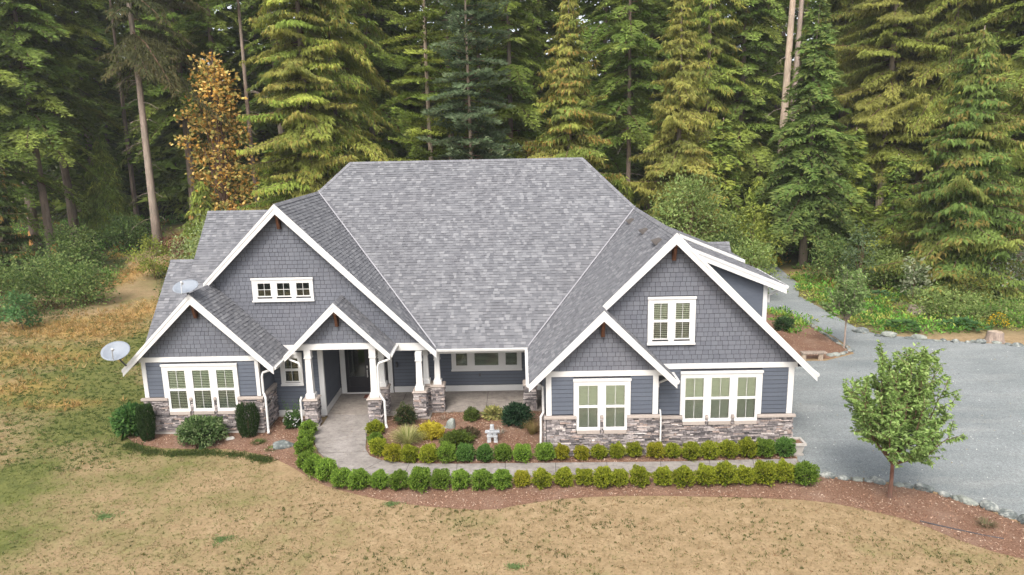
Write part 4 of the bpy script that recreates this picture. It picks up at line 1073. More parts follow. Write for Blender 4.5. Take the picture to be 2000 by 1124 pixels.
tufts('lawn_grass', X, Y, 0.055, 0.018, cl, 3, 'short dry grass blades of the front lawn', 1.1)
# darker green tussocks in the dry lawn
n = 5200; X = RNG.uniform(-17, 15, n); Y = RNG.uniform(12, 20.5, n)
dens = 0.5+0.5*np.sin(X*0.8+1.9*np.sin(Y*0.6+1))*np.sin(Y*1.3+np.sin(X*.5)*2)
k = (RNG.uniform(size=n) < dens**2) & ~inpoly(X, Y, bed1) & ~inpoly(X, Y, drive) & (np.abs(X) < 0.78*Y+1)
X, Y = X[k], Y[k]
tufts('lawn_tussocks', X, Y, 0.07, 0.02, pick([(.07, .09, .03), (.10, .115, .035), (.13, .13, .045)], len(X)), 9, 'dark green tussocks dotted over the dry lawn', 0.7)
for (px_, py_, rx, ry, lb) in ((203, 1010, .55, .35, 'bright green weed patch in the dry lawn at the lower left'), (432, 1055, .50, .35, 'bright green weed patch in the dry lawn below the left garden bed'), (765, 985, .35, .18, 'small green weed patch at the edge of the mulch bed'), (1005, 1108, .30, .18, 'small green weed patch at the bottom of the lawn')):
    c = at(px_, py_); n = 230; a = RNG.uniform(0, 2*pi, n); r = np.abs(RNG.normal(size=n))*.55*(0.8+0.3*np.sin(a*3+1))
    o = tufts('weed_patch', c.x+np.cos(a)*r*rx, c.y+np.sin(a)*r*ry, 0.035, 0.03, pick([(.13, .22, .08), (.17, .26, .10), (.22, .24, .10)], n), 3, lb, 1.2, 0.01)
epath = [at(x, y) for x, y in ((250, 868), (290, 882), (345, 886), (410, 884), (480, 890), (530, 900))]
tx = RNG.uniform(0, 4.999, 4200); ti = tx.astype(int); tf = tx-ti; EP = np.array([tuple(p) for p in epath])
EX = EP[ti, 0]*(1-tf)+EP[ti+1, 0]*tf+RNG.normal(size=4200)*.10; EY = EP[ti, 1]*(1-tf)+EP[ti+1, 1]*tf+RNG.normal(size=4200)*.13-.05
kk = RNG.uniform(size=4200) < .55+.45*np.sin(tx*5.1)*np.sin(tx*2.3+1)
tufts('edge_grass', EX[kk], EY[kk], 0.07, 0.022, pick([(.045, .075, .02), (.07, .10, .028), (.11, .12, .04)], int(kk.sum())), 4, 'dark green longer grass along the left garden bed', 0.8)

# ================================================================== SHRUBS AND LEAF CLOUDS
def leafball(n, r, L, W, cols, lump=0.15, droop=0.0, out=1.0, top=0.0, zsq=1.0, seed=None, inner=0.55, bright=0.0):
    """leaves spread through the outer shell of a lumpy ellipsoid standing on z=0, radius r=(rx,ry,rz)"""
    d = RNG.normal(size=(n, 3)); d = unit(d)
    k = d[:, 2] < -0.55; d[k, 2] *= -1
    ph = RNG.uniform(0, 6, 6)
    lump_f = 1+lump*(np.sin(d[:, 0]*5+ph[0])*np.sin(d[:, 1]*5+ph[1]) + 0.7*np.sin(d[:, 2]*7+ph[2]+d[:, 0]*6))
    rad = (inner+(1-inner)*RNG.uniform(0, 1, n)**0.45)*lump_f
    P = d*rad[:, None]*np.array(r); P[:, 2] += r[2]*0.92
    P[:, 2] = np.maximum(P[:, 2], 0.02)
    D = d*out+RNG.normal(size=(n, 3))*0.55; D[:, 2] += top-droop
    N = d*0.8+RNG.normal(size=(n, 3))*0.5; N[:, 2] += 0.5
    q = leafquads(P, D, N, RNG.uniform(.7, 1.3, n)*L, RNG.uniform(.8, 1.2, n)*W, 0.05)
    c = pick(cols, n, 0.2)
    return q, c
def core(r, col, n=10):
    """inner leaves in a darker colour, so that gaps do not look right through"""
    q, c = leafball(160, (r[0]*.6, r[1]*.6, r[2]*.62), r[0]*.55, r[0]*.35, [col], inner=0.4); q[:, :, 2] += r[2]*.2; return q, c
def shrub(name, P, r, n, L, W, cols, label, cat='shrub', group=None, mat=None, stem=True, **k):
    q, c = leafball(n, r, L, W, cols, **k)
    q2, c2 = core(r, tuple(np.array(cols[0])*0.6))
    root = empty(name, P); tag(root, label, cat, group)
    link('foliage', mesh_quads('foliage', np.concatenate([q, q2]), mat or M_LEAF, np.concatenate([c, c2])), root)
    if stem:
        mb = MB()
        for i in range(5):
            a = 2*pi*i/5+random.random(); mb.tube([(0.02*cos(a), 0.02*sin(a), -0.03), (r[0]*.25*cos(a), r[1]*.25*sin(a), r[2]*.6), (r[0]*.5*cos(a), r[1]*.5*sin(a), r[2]*1.2)], 0.012+0.008*r[0], 5, 0.004)
        mb.build('stem', M_TWIG, root)
    return root

# boxwoods: four moulds, many plants
BOXM = []
for i in range(5):
    r = 0.335
    q, c = leafball(2300, (r*random.uniform(.94, 1.05), r, r*random.uniform(.90, 1.0)), 0.062, 0.034, [(.75, .80, .62), (1.0, 1.0, 1.0), (1.15, 1.15, 1.0), (.55, .65, .5)], lump=0.20, top=0.6, inner=0.60)
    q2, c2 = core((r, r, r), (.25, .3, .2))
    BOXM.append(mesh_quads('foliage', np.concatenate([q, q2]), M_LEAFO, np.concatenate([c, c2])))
sb = MB()
for i in range(4):
    a = i*1.6; sb.tube([(0, 0, -.03), (.06*cos(a), .06*sin(a), .12), (.15*cos(a), .15*sin(a), .35)], .012, 5, .005)
BSTEM = sb.mesh('stem', M_TWIG)
ORD = ['first', 'second', 'third', 'fourth', 'fifth', 'sixth', 'seventh', 'eighth', 'ninth', 'tenth', 'eleventh', 'twelfth', 'thirteenth', 'fourteenth', 'fifteenth', 'sixteenth', 'seventeenth', 'eighteenth', 'nineteenth', 'twentieth',
       'twenty-first', 'twenty-second', 'twenty-third', 'twenty-fourth', 'twenty-fifth', 'twenty-sixth', 'twenty-seventh', 'twenty-eighth', 'twenty-ninth', 'thirtieth', 'thirty-first', 'thirty-second', 'thirty-third', 'thirty-fourth']
COLW = {'g': ('green', (.105, .150, .032)), 'd': ('dark green', (.070, .125, .040)), 'y': ('yellow green', (.175, .180, .025)), 'o': ('olive yellow', (.205, .180, .024)), 'b': ('fresh green', (.13, .19, .04))}
outer = [(603, 838, 'b', 1.0), (598, 856, 'g', 1.0), (594, 877, 'g', 1.05), (598, 899, 'g', 1.1), (615, 912, 'b', 1.1), (638, 922, 'b', 1.1), (667, 934, 'b', 1.15), (702, 938, 'b', 1.05), (741, 938, 'b', 1.05), (779, 939, 'g', 1.05), (821, 940, 'g', 1.15), (861, 938, 'g', 1.05), (900, 938, 'b', 1.05), (942, 938, 'b', 1.1), (980, 937, 'b', 1.1), (1019.5, 935, 'o', .95), (1059, 936, 'y', 1.0), (1101, 934, 'y', .98), (1141, 932, 'y', 1.02), (1179, 934, 'y', 1.15), (1211, 933, 'y', .98), (1250, 933, 'y', 1.0), (1294, 932, 'y', 1.02), (1336, 933, 'y', 1.12), (1378, 931, 'y', 1.12), (1417, 929, 'y', 1.12), (1455, 929, 'y', 1.1), (1493, 928, 'y', 1.12), (1529, 925, 'y', 1.12), (1573, 927, 'g', 1.22)]
inner = [(733, 838, 'y', 1.0), (733, 858, 'g', .95), (740, 876, 'y', 1.0), (767, 886, 'o', 1.05), (800, 887, 'y', 1.05), (837, 888, 'y', 1.05), (873, 887, 'g', 1.1), (909, 886, 'd', 1.1), (946, 886, 'd', 1.05), (983, 885, 'g', 1.05), (1020, 886, 'b', 1.05), (1064, 886, 'b', 1.0), (1097, 885, 'o', .90), (1136, 885, 'o', .90), (1170, 883, 'y', .92), (1206, 882, 'y', .92), (1239, 880, 'y', .92), (1281, 881, 'o', .98), (1314, 880, 'y', .98), (1350, 882, 'y', 1.02), (1386, 880, 'y', 1.1), (1423, 878, 'y', 1.1), (1459, 878, 'y', 1.05), (1494, 878, 'g', 1.1), (1533, 875, 'd', 1.15)]
for row, grp, tail in ((outer, 'boxwoods of the outer hedge', 'in the outer hedge below the walk'), (inner, 'boxwoods of the inner hedge', 'in the inner hedge above the walk')):
    for i, (x, y, ck, s) in enumerate(row):
        p = at(x, y, 0.30*s); nm, colr = COLW[ck]
        root = empty('boxwood', (p.x, p.y, 0.03), random.uniform(0, 6.28), s*.91*random.uniform(.90, 1.07))
        root.scale.z *= random.uniform(.92, 1.05)
        tag(root, '%s boxwood from the porch %s, clipped round, %s' % (ORD[i], tail, nm), 'boxwood', grp)
        f = link('foliage', BOXM[random.randrange(5)], root); j = random.uniform(.88, 1.12); f.color = (colr[0]*j*1.42, colr[1]*j*1.5, colr[2]*j*1.15, 1)
        link('stem', BSTEM, root)

G1 = [(.05, .105, .03), (.075, .14, .04), (.11, .18, .055)]
shrub('hydrangea', at(262, 850), (.66, .60, .62), 1500, .17, .10, [(.045, .11, .03), (.07, .15, .035), (.10, .19, .05)], 'broad leaved green bush at the left corner of the house')
shrub('rhododendron', at(397, 866), (.86, .70, .52), 3000, .12, .055, [(.08, .14, .045), (.13, .20, .07), (.21, .27, .12)], 'wide rounded rhododendron below the left triple window')
def columnar(P, r, h, label):
    n = 4200; z = RNG.uniform(0.02, 1, n); a = RNG.uniform(0, 2*pi, n); rr = r*(0.45+0.75*np.sin(np.clip(z, 0, 1)*2.2+.35))*RNG.uniform(.1, 1, n)**.4
    Pn = np.stack([np.cos(a)*rr, np.sin(a)*rr, z*h], -1); D = np.stack([np.cos(a)*.25, np.sin(a)*.25, np.ones(n)], -1)+RNG.normal(size=(n, 3))*.15
    q = leafquads(Pn, D, rand_dirs(n), RNG.uniform(.08, .16, n), .022)
    root = empty('columnar_yew', P); tag(root, label, 'shrub', 'columnar yews by the left wing')
    link('foliage', mesh_quads('foliage', q, M_LEAF, pick([(.02, .04, .013), (.035, .065, .02), (.05, .085, .028)], n)), root)
    MB().tube([(0, 0, -.03), (0, 0, h*.6)], .03, 6, .01).build('stem', M_TWIG, root)
columnar(at(290, 862), .27, 1.4, 'dark columnar yew at the left corner beside the broad leaved bush')
columnar(at(487, 854), .36, 1.3, 'dark columnar yew below the right edge of the left triple window')
ro = shrub('rose_bush', at(573, 838), (.36, .33, .36), 900, .075, .045, G1, 'loose rose bush with white blooms beside the left porch pier', top=.4, inner=.3)
fl = rand_dirs(26)*np.array([.36, .36, .45])+np.array([0, 0, .25]); fq_ = [leafquads(fl+RNG.normal(size=fl.shape)*.012, rand_dirs(26), rand_dirs(26, 1), .055, .05) for _ in range(4)]
link('blooms', mesh_quads('blooms', np.concatenate(fq_), M_LEAF, np.full((104, 3), .65)), ro)['kind'] = 'stuff'
sp_ = [(RNG.normal(size=3)*.1) for _ in range(9)]; q_ = []; 
for s_ in sp_:
    b = np.array([s_[0], s_[1], .5]); t = b+np.array([s_[0]*1.5, s_[1]*1.5, .65]); k_ = 22
    Pn = b+(t-b)*RNG.uniform(0, 1, (k_, 1)); q_.append(leafquads(Pn, rand_dirs(k_, -.2), rand_dirs(k_, .6), .07, .04))
link('shoots', mesh_quads('shoots', np.concatenate(q_), M_LEAF, pick(G1, len(np.concatenate(q_)))), ro)['kind'] = 'stuff'

shrub('barberry_bush', at(793, 832), (.42, .36, .46), 1700, .05, .028, [(.05, .075, .03), (.09, .12, .035), (.14, .10, .06), (.10, .14, .04)], 'mixed green and purple bush before the porch piers', top=.4, lump=.2)
shrub('boxwood_ball', at(922, 823), (.31, .30, .29), 1500, .05, .03, [(.09, .13, .03), (.13, .17, .04)], 'single round boxwood on the mulch before the porch slab', 'boxwood')
shrub('hosta', at(964, 818), (.38, .30, .22), 420, .16, .08, [(.42, .38, .14), (.30, .30, .10), (.20, .22, .08)], 'pale yellow variegated plant at the edge of the porch slab', 'plant', droop=.2, stem=False)
shrub('evergreen_shrub', at(1010, 832), (.60, .50, .46), 2300, .085, .042, [(.022, .055, .028), (.035, .08, .038), (.055, .105, .05)], 'large dark blue green shrub left of the right porch pier')
shrub('heather', at(915, 857), (.44, .32, .19), 1400, .05, .02, [(.16, .12, .07), (.11, .13, .05), (.22, .13, .09)], 'low reddish heather on the mulch behind the inner hedge', top=.8)
shrub('spreading_juniper', at(893, 874), (.60, .40, .30), 2000, .06, .03, [(.12, .17, .03), (.17, .22, .04), (.08, .12, .03)], 'low spreading bright green shrub directly behind the inner hedge', top=.4)
shrub('sedum', at(842, 856), (.50, .42, .30), 2600, .05, .034, [(.55, .47, .05), (.66, .58, .08), (.45, .37, .04)], 'bright yellow mounded plant left of the grey rock', 'plant', top=.6, lump=.06, inner=.8)
shrub('juniper_shrub', at(1530, 648), (.55, .5, .42), 1500, .10, .03, [(.05, .10, .04), (.08, .14, .05)], 'small green conifer shrub on the mulch island by the road', 'shrub', top=.7)
def grass_clump(P, n, h, w_, spread, cols, label, cat='ornamental grass'):
    a = RNG.uniform(0, 2*pi, n); lean = RNG.uniform(.15, 1, n)**.7; segs = 4; quads = []; cc = []
    base = np.stack([np.cos(a)*.08, np.sin(a)*.08, np.zeros(n)], -1); hh = h*RNG.uniform(.7, 1.15, n); c = pick(cols, n, .2)
    prev = base; S = np.stack([-np.sin(a), np.cos(a), np.zeros(n)], -1)
    for i in range(1, segs+1):
        t = i/segs
        p = base+np.stack([np.cos(a)*spread*lean*t**1.2, np.sin(a)*spread*lean*t**1.2, hh*(t*(1.35-.1)-.62*lean*t*t*1.2)], -1)
        w0, w1 = w_*(1-(i-1)/segs*.8), w_*(1-i/segs*.95)
        quads.append(np.stack([prev-S*w0, prev+S*w0, p+S*w1, p-S*w1], 1)); cc.append(c); prev = p
    root = empty('ornamental_grass', P); tag(root, label, cat)
    link('blades', mesh_quads('blades', np.concatenate(quads).astype(np.float32), M_LEAF, np.concatenate(cc)), root); return root
grass_clump(at(797, 868), 650, .68, .010, .82, [(.42, .40, .16), (.30, .33, .10), (.52, .48, .25), (.18, .22, .06)], 'arching yellow green striped grass clump inside the bend of the walk')
grass_clump(at(1040, 850), 260, .66, .006, .5, [(.26, .19, .08), (.20, .18, .06), (.33, .24, .11)], 'thin brown grass clump beside the dark shrub')
grass_clump(at(976, 848), 120, .25, .006, .28, [(.42, .38, .32), (.3, .28, .22)], 'pale grey grass tuft behind the stone figure')
grass_clump(at(868, 822), 90, .26, .006, .25, [(.40, .34, .28), (.28, .2, .14)], 'small pale dry tuft behind the grey rock')
grass_clump(at(505, 868), 160, .20, .010, .3, [(.07, .11, .03), (.10, .14, .04)], 'small green weed tuft between the white stone and the grey boulder')
grass_clump(at(530, 880), 120, .14, .010, .25, [(.12, .18, .04), (.10, .14, .04)], 'small green weed tuft in front of the grey boulder')
grass_clump(at(1925, 1030), 160, .24, .008, .35, [(.20, .17, .10), (.14, .14, .07)], 'sparse dry weed on the mulch at the lower right')

# ---- rocks
def rock(P, r, mat, label=None, seed=0, name='rock', group=None, sub=2, cat='rock', rz=None, flat=0.0):
    import bmesh
    rr = random.Random(seed); bm = bmesh.new(); bmesh.ops.create_icosphere(bm, subdivisions=sub, radius=1.0)
    planes = [(Vector((rr.gauss(0, 1), rr.gauss(0, 1), rr.gauss(0, 1))).normalized(), rr.uniform(.62, .95)) for _ in range(9)]
    for v in bm.verts:
        for n, d in planes:
            k = v.co.dot(n)
            if k > d: v.co -= n*(k-d)
        v.co *= 1+rr.uniform(-.03, .03)
    me = bpy.data.meshes.new(name)
    for v in bm.verts: v.co = Vector((v.co.x*r[0], v.co.y*r[1], v.co.z*r[2]+r[2]*.45))
    bm.to_mesh(me); bm.free(); me.materials.append(mat)
    o = link(name, me); o.location = P; o.rotation_euler.z = rr.uniform(0, 6.28) if rz is None else rz
    if label: tag(o, label, cat, group)
    return o
rock(at(450, 860), (.17, .14, .10), M_PEBBLE, 'smooth white stone on the mulch right of the rhododendron', 3, sub=3)
rock(at(554, 874), (.46, .26, .19), M_ROCK, 'long blue grey boulder on the mulch beside the left hedge', 5, 'boulder', sub=3, rz=.3)
rock(at(882, 836), (.27, .22, .27), M_ROCKP, 'pale grey upright rock beside the yellow plant', 9, 'boulder', sub=3)
rock(at(868, 838), (.16, .12, .07), M_ROCKP, 'small flat rock at the foot of the pale upright rock', 4)
# stone figure
ink = empty('stone_figure', at(962, 866)); tag(ink, 'small white stacked stone figure with outstretched arms on the mulch', 'statue')
ib = lambda *b: MB().box(*b).build('stone', M_INUK, ink, bevel=0.02)
ib(-.20, -.05, -.08, .08, 0, .14); ib(.05, .20, -.08, .08, 0, .13); ib(-.19, -.05, -.08, .08, .142, .25); ib(.05, .19, -.08, .08, .132, .25)
ib(-.21, .20, -.09, .09, .252, .34); ib(-.18, -.01, -.08, .08, .342, .42); ib(.01, .17, -.08, .08, .342, .42); ib(-.27, .28, -.09, .09, .422, .50); ib(-.10, .09, -.07, .07, .502, .57); ib(-.075, .07, -.06, .06, .572, .74)
# planter
pl = empty('planter', at(1557, 880)); tag(pl, 'square stone planter at the right corner of the house', 'planter')
pl.location = (9.55, 23.55, 0.0)
MB().frus(0, 0, 0, .08, .22, .22, .24, .24).frus(0, 0, .08, .42, .19, .19, .25, .25).build('pot', M_FOUND, pl)
MB().box(-.30, .30, -.30, -.22, .42, .50).box(-.30, .30, .22, .30, .42, .50).box(-.30, -.22, -.22, .22, .42, .50).box(.22, .30, -.22, .22, .42, .50).build('rim', M_FOUND, pl)
MB().box(-.215, .215, -.215, .215, .38, .44).build('soil', M_MULCH, pl)

# kerb stones
def stone_line(pts, size, mat, lab, grp, gap=1.0, jitter=.06):
    P = [at(*p) for p in pts]; i = 0; pos = 0.0; seg = 0; k = 0; acc = [0]
    for a, b in zip(P, P[1:]): acc.append(acc[-1]+(b-a).length)
    s = 0.0; out = []
    while s < acc[-1]:
        j = max(q for q in range(len(acc)) if acc[q] <= s); j = min(j, len(P)-2)
        t = (s-acc[j])/max(acc[j+1]-acc[j], 1e-6); p = P[j].lerp(P[j+1], t); L = random.uniform(*size)
        d = P[j+1]-P[j]; out.append((p, L, math.atan2(d.y, d.x))); s += L*1.75*gap
    n = len(out)
    for k, (p, L, an) in enumerate(out):
        p = p+Vector((random.uniform(-jitter, jitter), random.uniform(-jitter, jitter), 0)); p.z = float(terrain(p.x, p.y))
        m = mat[random.randrange(len(mat))]
        w_ = 'pale' if m is M_ROCKP else 'blue grey'
        rock(p, (L, L*random.uniform(.5, .75), L*random.uniform(.4, .6)), m, lab(k, n, w_), seed=random.randrange(999), name='edging_stone', group=grp, cat='stone', rz=an+random.uniform(-.3, .3))
stone_line([(1596, 930), (1640, 936), (1700, 941), (1760, 950), (1830, 965), (1900, 985), (1995, 1018), (2050, 1040)], (.14, .36), [M_ROCK, M_ROCKP, M_ROCK], lambda k, n, w_: '%s %s stone in the drive edging, counted from the big boxwood rightwards' % (ORD[min(k, 33)], w_), 'edging stones between drive and mulch')
stone_line([(1682, 650), (1720, 657), (1800, 664), (1850, 668), (1900, 670), (1960, 673), (2040, 680)], (.18, .50), [M_ROCK, M_ROCKP], lambda k, n, w_: '%s %s stone along the far edge of the gravel, counted from the road' % (ORD[min(k, 33)], w_), 'edging stones below the weeds', 1.15, .15)
stone_line([(1506, 608), (1556, 620), (1600, 648), (1662, 686), (1640, 694), (1618, 697)], (.15, .26), [M_ROCK, M_ROCKP], lambda k, n, w_: '%s %s stone round the mulch island, counted from the house' % (ORD[min(k, 33)], w_), 'edging stones of the mulch island', 1.0)
# log bench
lb = empty('log_bench', at(1588, 703)); tag(lb, 'low weathered log bench at the front of the mulch island', 'bench')
MB().box(-.62, .62, -.16, .16, .32, .42).build('seat', M_BARKG, lb, bevel=.02)
MB().tube([(-.48, 0, 0), (-.48, 0, .32)], .13, 10).build('leg', M_BARKP, lb); MB().tube([(.36, 0, 0), (.36, 0, .32)], .13, 10).build('leg', M_BARKP, lb)
# hose
hp = [at(x, y) + Vector((0, 0, .05)) for x, y in ((1797, 1021), (1830, 1029), (1870, 1038), (1920, 1049), (1960, 1056))]
hz = MB().tube(hp, .022, 6).build('irrigation_pipe', M_METAL); tag(hz, 'black irrigation pipe lying on the mulch at the lower right', 'pipe')

# ================================================================== TREES
def young_tree(P, H, clear, R, nl, label, bark, cols, leaf=(.11, .05), nlimb=16, tw=11, per=24, cat='tree', name='cherry_tree'):
    """trunk, ascending limbs, twigs with rows of drooping leaves"""
    root = empty(name, P); tag(root, label, cat)
    tb = MB(); lb_ = MB()
    tb.tube([(0, 0, -.05), (.01, 0, clear*.5), (0, 0.01, clear)], [R*.036, R*.03, R*.027], 10)
    tb.build('trunk', bark, root)
    P_, D_, = [], []
    for i in range(nlimb):
        a = 2.4*i+random.uniform(-.3, .3); e_ = random.uniform(.22, 1.04) if i > 3 else random.uniform(.75, 1.1)
        st = Vector((0, 0, clear*random.uniform(.92, 1.0)+ (H-clear)*.10*random.random()))
        fr_ = random.uniform(.5, 1.0)**.7; end = Vector((cos(a)*R*cos(e_*1.35)*fr_, sin(a)*R*cos(e_*1.35)*fr_, clear*.95+(H-clear)*(.14+.86*sin(min(e_, 1.05)*1.45))*random.uniform(.8, 1.02)))
        mid = st.lerp(end, .5)+Vector((cos(a)*R*.10, sin(a)*R*.10, -(H-clear)*.03)); pts = [st, st.lerp(mid, .5)+Vector((0, 0, .03)), mid, mid.lerp(end, .5)+Vector((0, 0, .04*H/5)), end]
        lb_.tube(pts, R*.016, 6, R*.003)
        for j in range(tw):
            t = .22+.78*(j+random.random()*.6)/tw; f = t*(len(pts)-1); k = min(int(f), len(pts)-2); b = pts[k].lerp(pts[k+1], f-k)
            dv = (pts[k+1]-pts[k]).normalized(); L = R*random.uniform(.22, .46)*(1.15-.5*t)
            dd = (dv*.9+Vector((random.gauss(0, .6), random.gauss(0, .6), random.gauss(.15, .35)))).normalized()
            e2 = b+dd*L; lb_.tube([b, b.lerp(e2, .5)+Vector((0, 0, .02)), e2], R*.005, 4, R*.002, cap=False)
            for q in range(per):
                s_ = random.uniform(.05, 1.03); P_.append(b+(e2-b)*s_); D_.append(dd*.5+Vector((random.gauss(0, .55), random.gauss(0, .55), random.gauss(-.45, .35))))
    lb_.build('limbs', bark if bark is not M_BARKR else M_TWIG, root)['kind'] = 'stuff'
    P_ = np.array([tuple(p) for p in P_]); D_ = np.array([tuple(d) for d in D_]); n = len(P_)
    N = rand_dirs(n, .6)
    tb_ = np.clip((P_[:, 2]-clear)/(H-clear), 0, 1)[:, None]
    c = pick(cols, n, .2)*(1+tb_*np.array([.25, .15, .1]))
    link('crown', mesh_quads('crown', leafquads(P_, D_, N, RNG.uniform(.7, 1.25, n)*leaf[0], RNG.uniform(.8, 1.2, n)*leaf[1], .06), M_LEAF, c), root)
    return root
CH = [(.18, .29, .08), (.24, .36, .11), (.31, .43, .16), (.14, .22, .065)]
young_tree(at(1737, 974), 5.0, 1.15, 1.95, 0, 'young cherry tree with red bark on the mulch in front of the gravel', M_BARKR, CH, (.14, .064), 46, 13, 34)
young_tree(at(1648, 683), 4.3, 1.45, 1.45, 0, 'small round headed cherry tree at the corner of the mulch island', M_BARKG, [(.14, .23, .075), (.18, .28, .095), (.24, .34, .13)], (.17, .08), 26, 10, 18)

def conifer(H, R, zc, style, nb, cols, tip, dens=1.0, seed=0, asym=None, prof=.85):
    """returns (crown quads, colours, limb MB). R: crown radius at its base, zc: height of lowest living branch"""
    rg = np.random.default_rng(seed); rr = random.Random(seed)
    if H > 24: H *= 1.25; R *= 1.12; nb = int(nb*1.45); prof = .6
    else: nb = int(nb*1.15)
    QP, QD, QN, QL, QW, QC = [], [], [], [], [], []
    lim = MB(); cols = np.array(cols); tip = np.array(tip)
    for i in range(nb):
        t = (i+rg.uniform(0, 1))/nb; t = t**1.12
        z = zc+(H-zc)*t*0.985; a = i*2.399+rg.uniform(-.5, .5)
        r = R*((1-t)**prof)*rg.uniform(.50, 1.18)+0.22
        if asym is not None: r *= 1+asym[0]*cos(a-asym[1])
        if style == 'cedar': el, dr, up = 0.02, .42, .22
        elif style == 'fir': el, dr, up = .10+.30*t, .22, .10
        elif style == 'hemlock': el, dr, up = .06, .50, .0
        else: el, dr, up = .02, .60, .12
        el += rg.normal()*.20
        ns = max(4, int(r/0.165*dens)); s = (np.arange(ns)+rg.uniform(0, 1, ns))/ns; s = .10+.90*s
        h = np.array([cos(a), sin(a), 0]); side = np.array([-sin(a), cos(a), 0])
        zz = r*(el*s-dr*s*s+up*s**4)
        spine = h*(r*s)[:, None]; spine[:, 2] += z+zz
        bc = cols[rg.integers(0, len(cols))]*rg.uniform(.8, 1.22)
        orange = style == 'cedar' and rg.uniform() < .42
        # limb
        sp = [(cos(a)*r*q, sin(a)*r*q, z+r*(el*q-dr*q*q+up*q**4)) for q in (0, .35, .7, .97)]
        lim.tube(sp, .012+.011*r, 4, .006, cap=False)
        for sg in (-1, 1):
            lb = (.40*r*(1-s)**.8+.22+.1*rg.uniform(size=ns))*rg.uniform(.7, 1.15, ns)
            k = np.maximum(2, (lb/.15).astype(int)+1); idx = np.repeat(np.arange(ns), k)
            m = len(idx); u = rg.uniform(0.0, 1, m)
            bd = h*.62+side*sg*.78
            P = spine[idx]+bd*(lb[idx]*u)[:, None]
            P[:, 2] += -(.16 if style != 'fir' else .04)*lb[idx]*u*(1+u)+rg.normal(size=m)*.03
            P += rg.normal(size=(m, 3))*.04
            if style == 'cedar':
                D = np.stack([bd[0]*.35+rg.normal(size=m)*.28, bd[1]*.35+rg.normal(size=m)*.28, -.75+rg.normal(size=m)*.30], -1); N = h*1.2+rg.normal(size=(m, 3))*.5; N[:, 2] += .5
                L = rg.uniform(.22, .44, m); W = rg.uniform(.10, .18, m)
            elif style == 'droop':
                D = np.stack([bd[0]*.4+rg.normal(size=m)*.3, bd[1]*.4+rg.normal(size=m)*.3, -.8+rg.normal(size=m)*.25], -1); N = h*.9+rg.normal(size=(m, 3))*.6; N[:, 2] += .5
                L = rg.uniform(.28, .58, m); W = rg.uniform(.09, .15, m)
            elif style == 'fir':
                D = bd+rg.normal(size=(m, 3))*.35; D[:, 2] += .25; N = h*.7+rg.normal(size=(m, 3))*.5; N[:, 2] += .8
                L = rg.uniform(.22, .40, m); W = rg.uniform(.11, .18, m)
            else:
                D = bd*1.0+rg.normal(size=(m, 3))*.30; D[:, 2] -= .28; N = h*.75+rg.normal(size=(m, 3))*.42; N[:, 2] += .8
                L = rg.uniform(.26, .46, m); W = rg.uniform(.13, .21, m)
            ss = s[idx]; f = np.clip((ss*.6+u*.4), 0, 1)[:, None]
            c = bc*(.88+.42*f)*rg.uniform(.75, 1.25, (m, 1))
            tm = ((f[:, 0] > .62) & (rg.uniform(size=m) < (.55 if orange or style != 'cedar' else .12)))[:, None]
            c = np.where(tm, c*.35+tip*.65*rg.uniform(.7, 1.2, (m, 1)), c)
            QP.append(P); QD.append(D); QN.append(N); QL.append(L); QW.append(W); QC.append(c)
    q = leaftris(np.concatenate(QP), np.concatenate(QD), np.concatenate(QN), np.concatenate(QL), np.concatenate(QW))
    return q, np.concatenate(QC), lim
DARK = [(0.147, 0.218, 0.046), (0.195, 0.266, 0.058), (0.249, 0.303, 0.067)]
MID = [(0.173, 0.233, 0.044), (0.22, 0.276, 0.054), (0.283, 0.321, 0.063)]
OLIVE = [(0.215, 0.244, 0.052), (0.273, 0.294, 0.065), (0.174, 0.212, 0.049)]
YEL = [(0.235, 0.235, 0.058), (0.291, 0.284, 0.072), (0.192, 0.206, 0.052)]
BLUEG = [(0.111, 0.156, 0.081), (0.15, 0.2, 0.104), (0.091, 0.131, 0.065)]
def conifer_tree(P, H, R, zc, style, nb, cols, tip, bark, tr, label, seed, name='conifer_tree', group=None, dens=1.0, dead=10, asym=None, prof=.85, lean=0.0, crown=True):
    root = empty(name, P, random.uniform(0, 6.28) if asym is None and not lean else 0.0); tag(root, label, 'tree', group)
    tb = MB(); k = 9
    if H > 24: H *= 1.2
    pts = [(lean*H*(i/k)**1.2+.05*sin(i*1.3+seed), .05*cos(i*1.1+seed), H*i/k-(.3 if i == 0 else 0)) for i in range(k+1)]
    rad = [max(.02, tr*(1-.93*i/k)) for i in range(k+1)]; rad[0] = tr*1.35
    tb.tube(pts, rad, 10); tb.build('trunk', bark, root, smooth=True)
    if crown:
        q, c, lim = conifer(H, R, zc, style, nb, cols, tip, dens, seed, asym, prof)
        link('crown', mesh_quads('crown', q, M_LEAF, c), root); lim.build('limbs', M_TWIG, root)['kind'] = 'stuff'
    if dead:
        rr = random.Random(seed+5); db = MB()
        for i in range(dead):
            z = rr.uniform(2.0, max(3, zc+2)); a = rr.uniform(0, 6.28); L = rr.uniform(.6, 2.2)
            e1 = Vector((cos(a)*L, sin(a)*L, z-L*rr.uniform(.1, .6))); s0 = Vector((0, 0, z)); m0 = s0.lerp(e1, .5)+Vector((0, 0, .15))
            db.tube([s0, m0, e1], .028, 4, .007, cap=False)
            for _ in range(2):
                a2 = a+rr.gauss(0, .6); b0 = m0.lerp(e1, rr.uniform(0, .9)); db.tube([b0, b0+Vector((cos(a2)*.5, sin(a2)*.5, -rr.uniform(.1, .6)))], .012, 3, .004, cap=False)
        db.build('dead_limbs', M_BARKG, root)['kind'] = 'stuff'
    return root
NOT = (.10, .12, .04); OR = (.36, .19, .055); ORY = (.34, .26, .07)
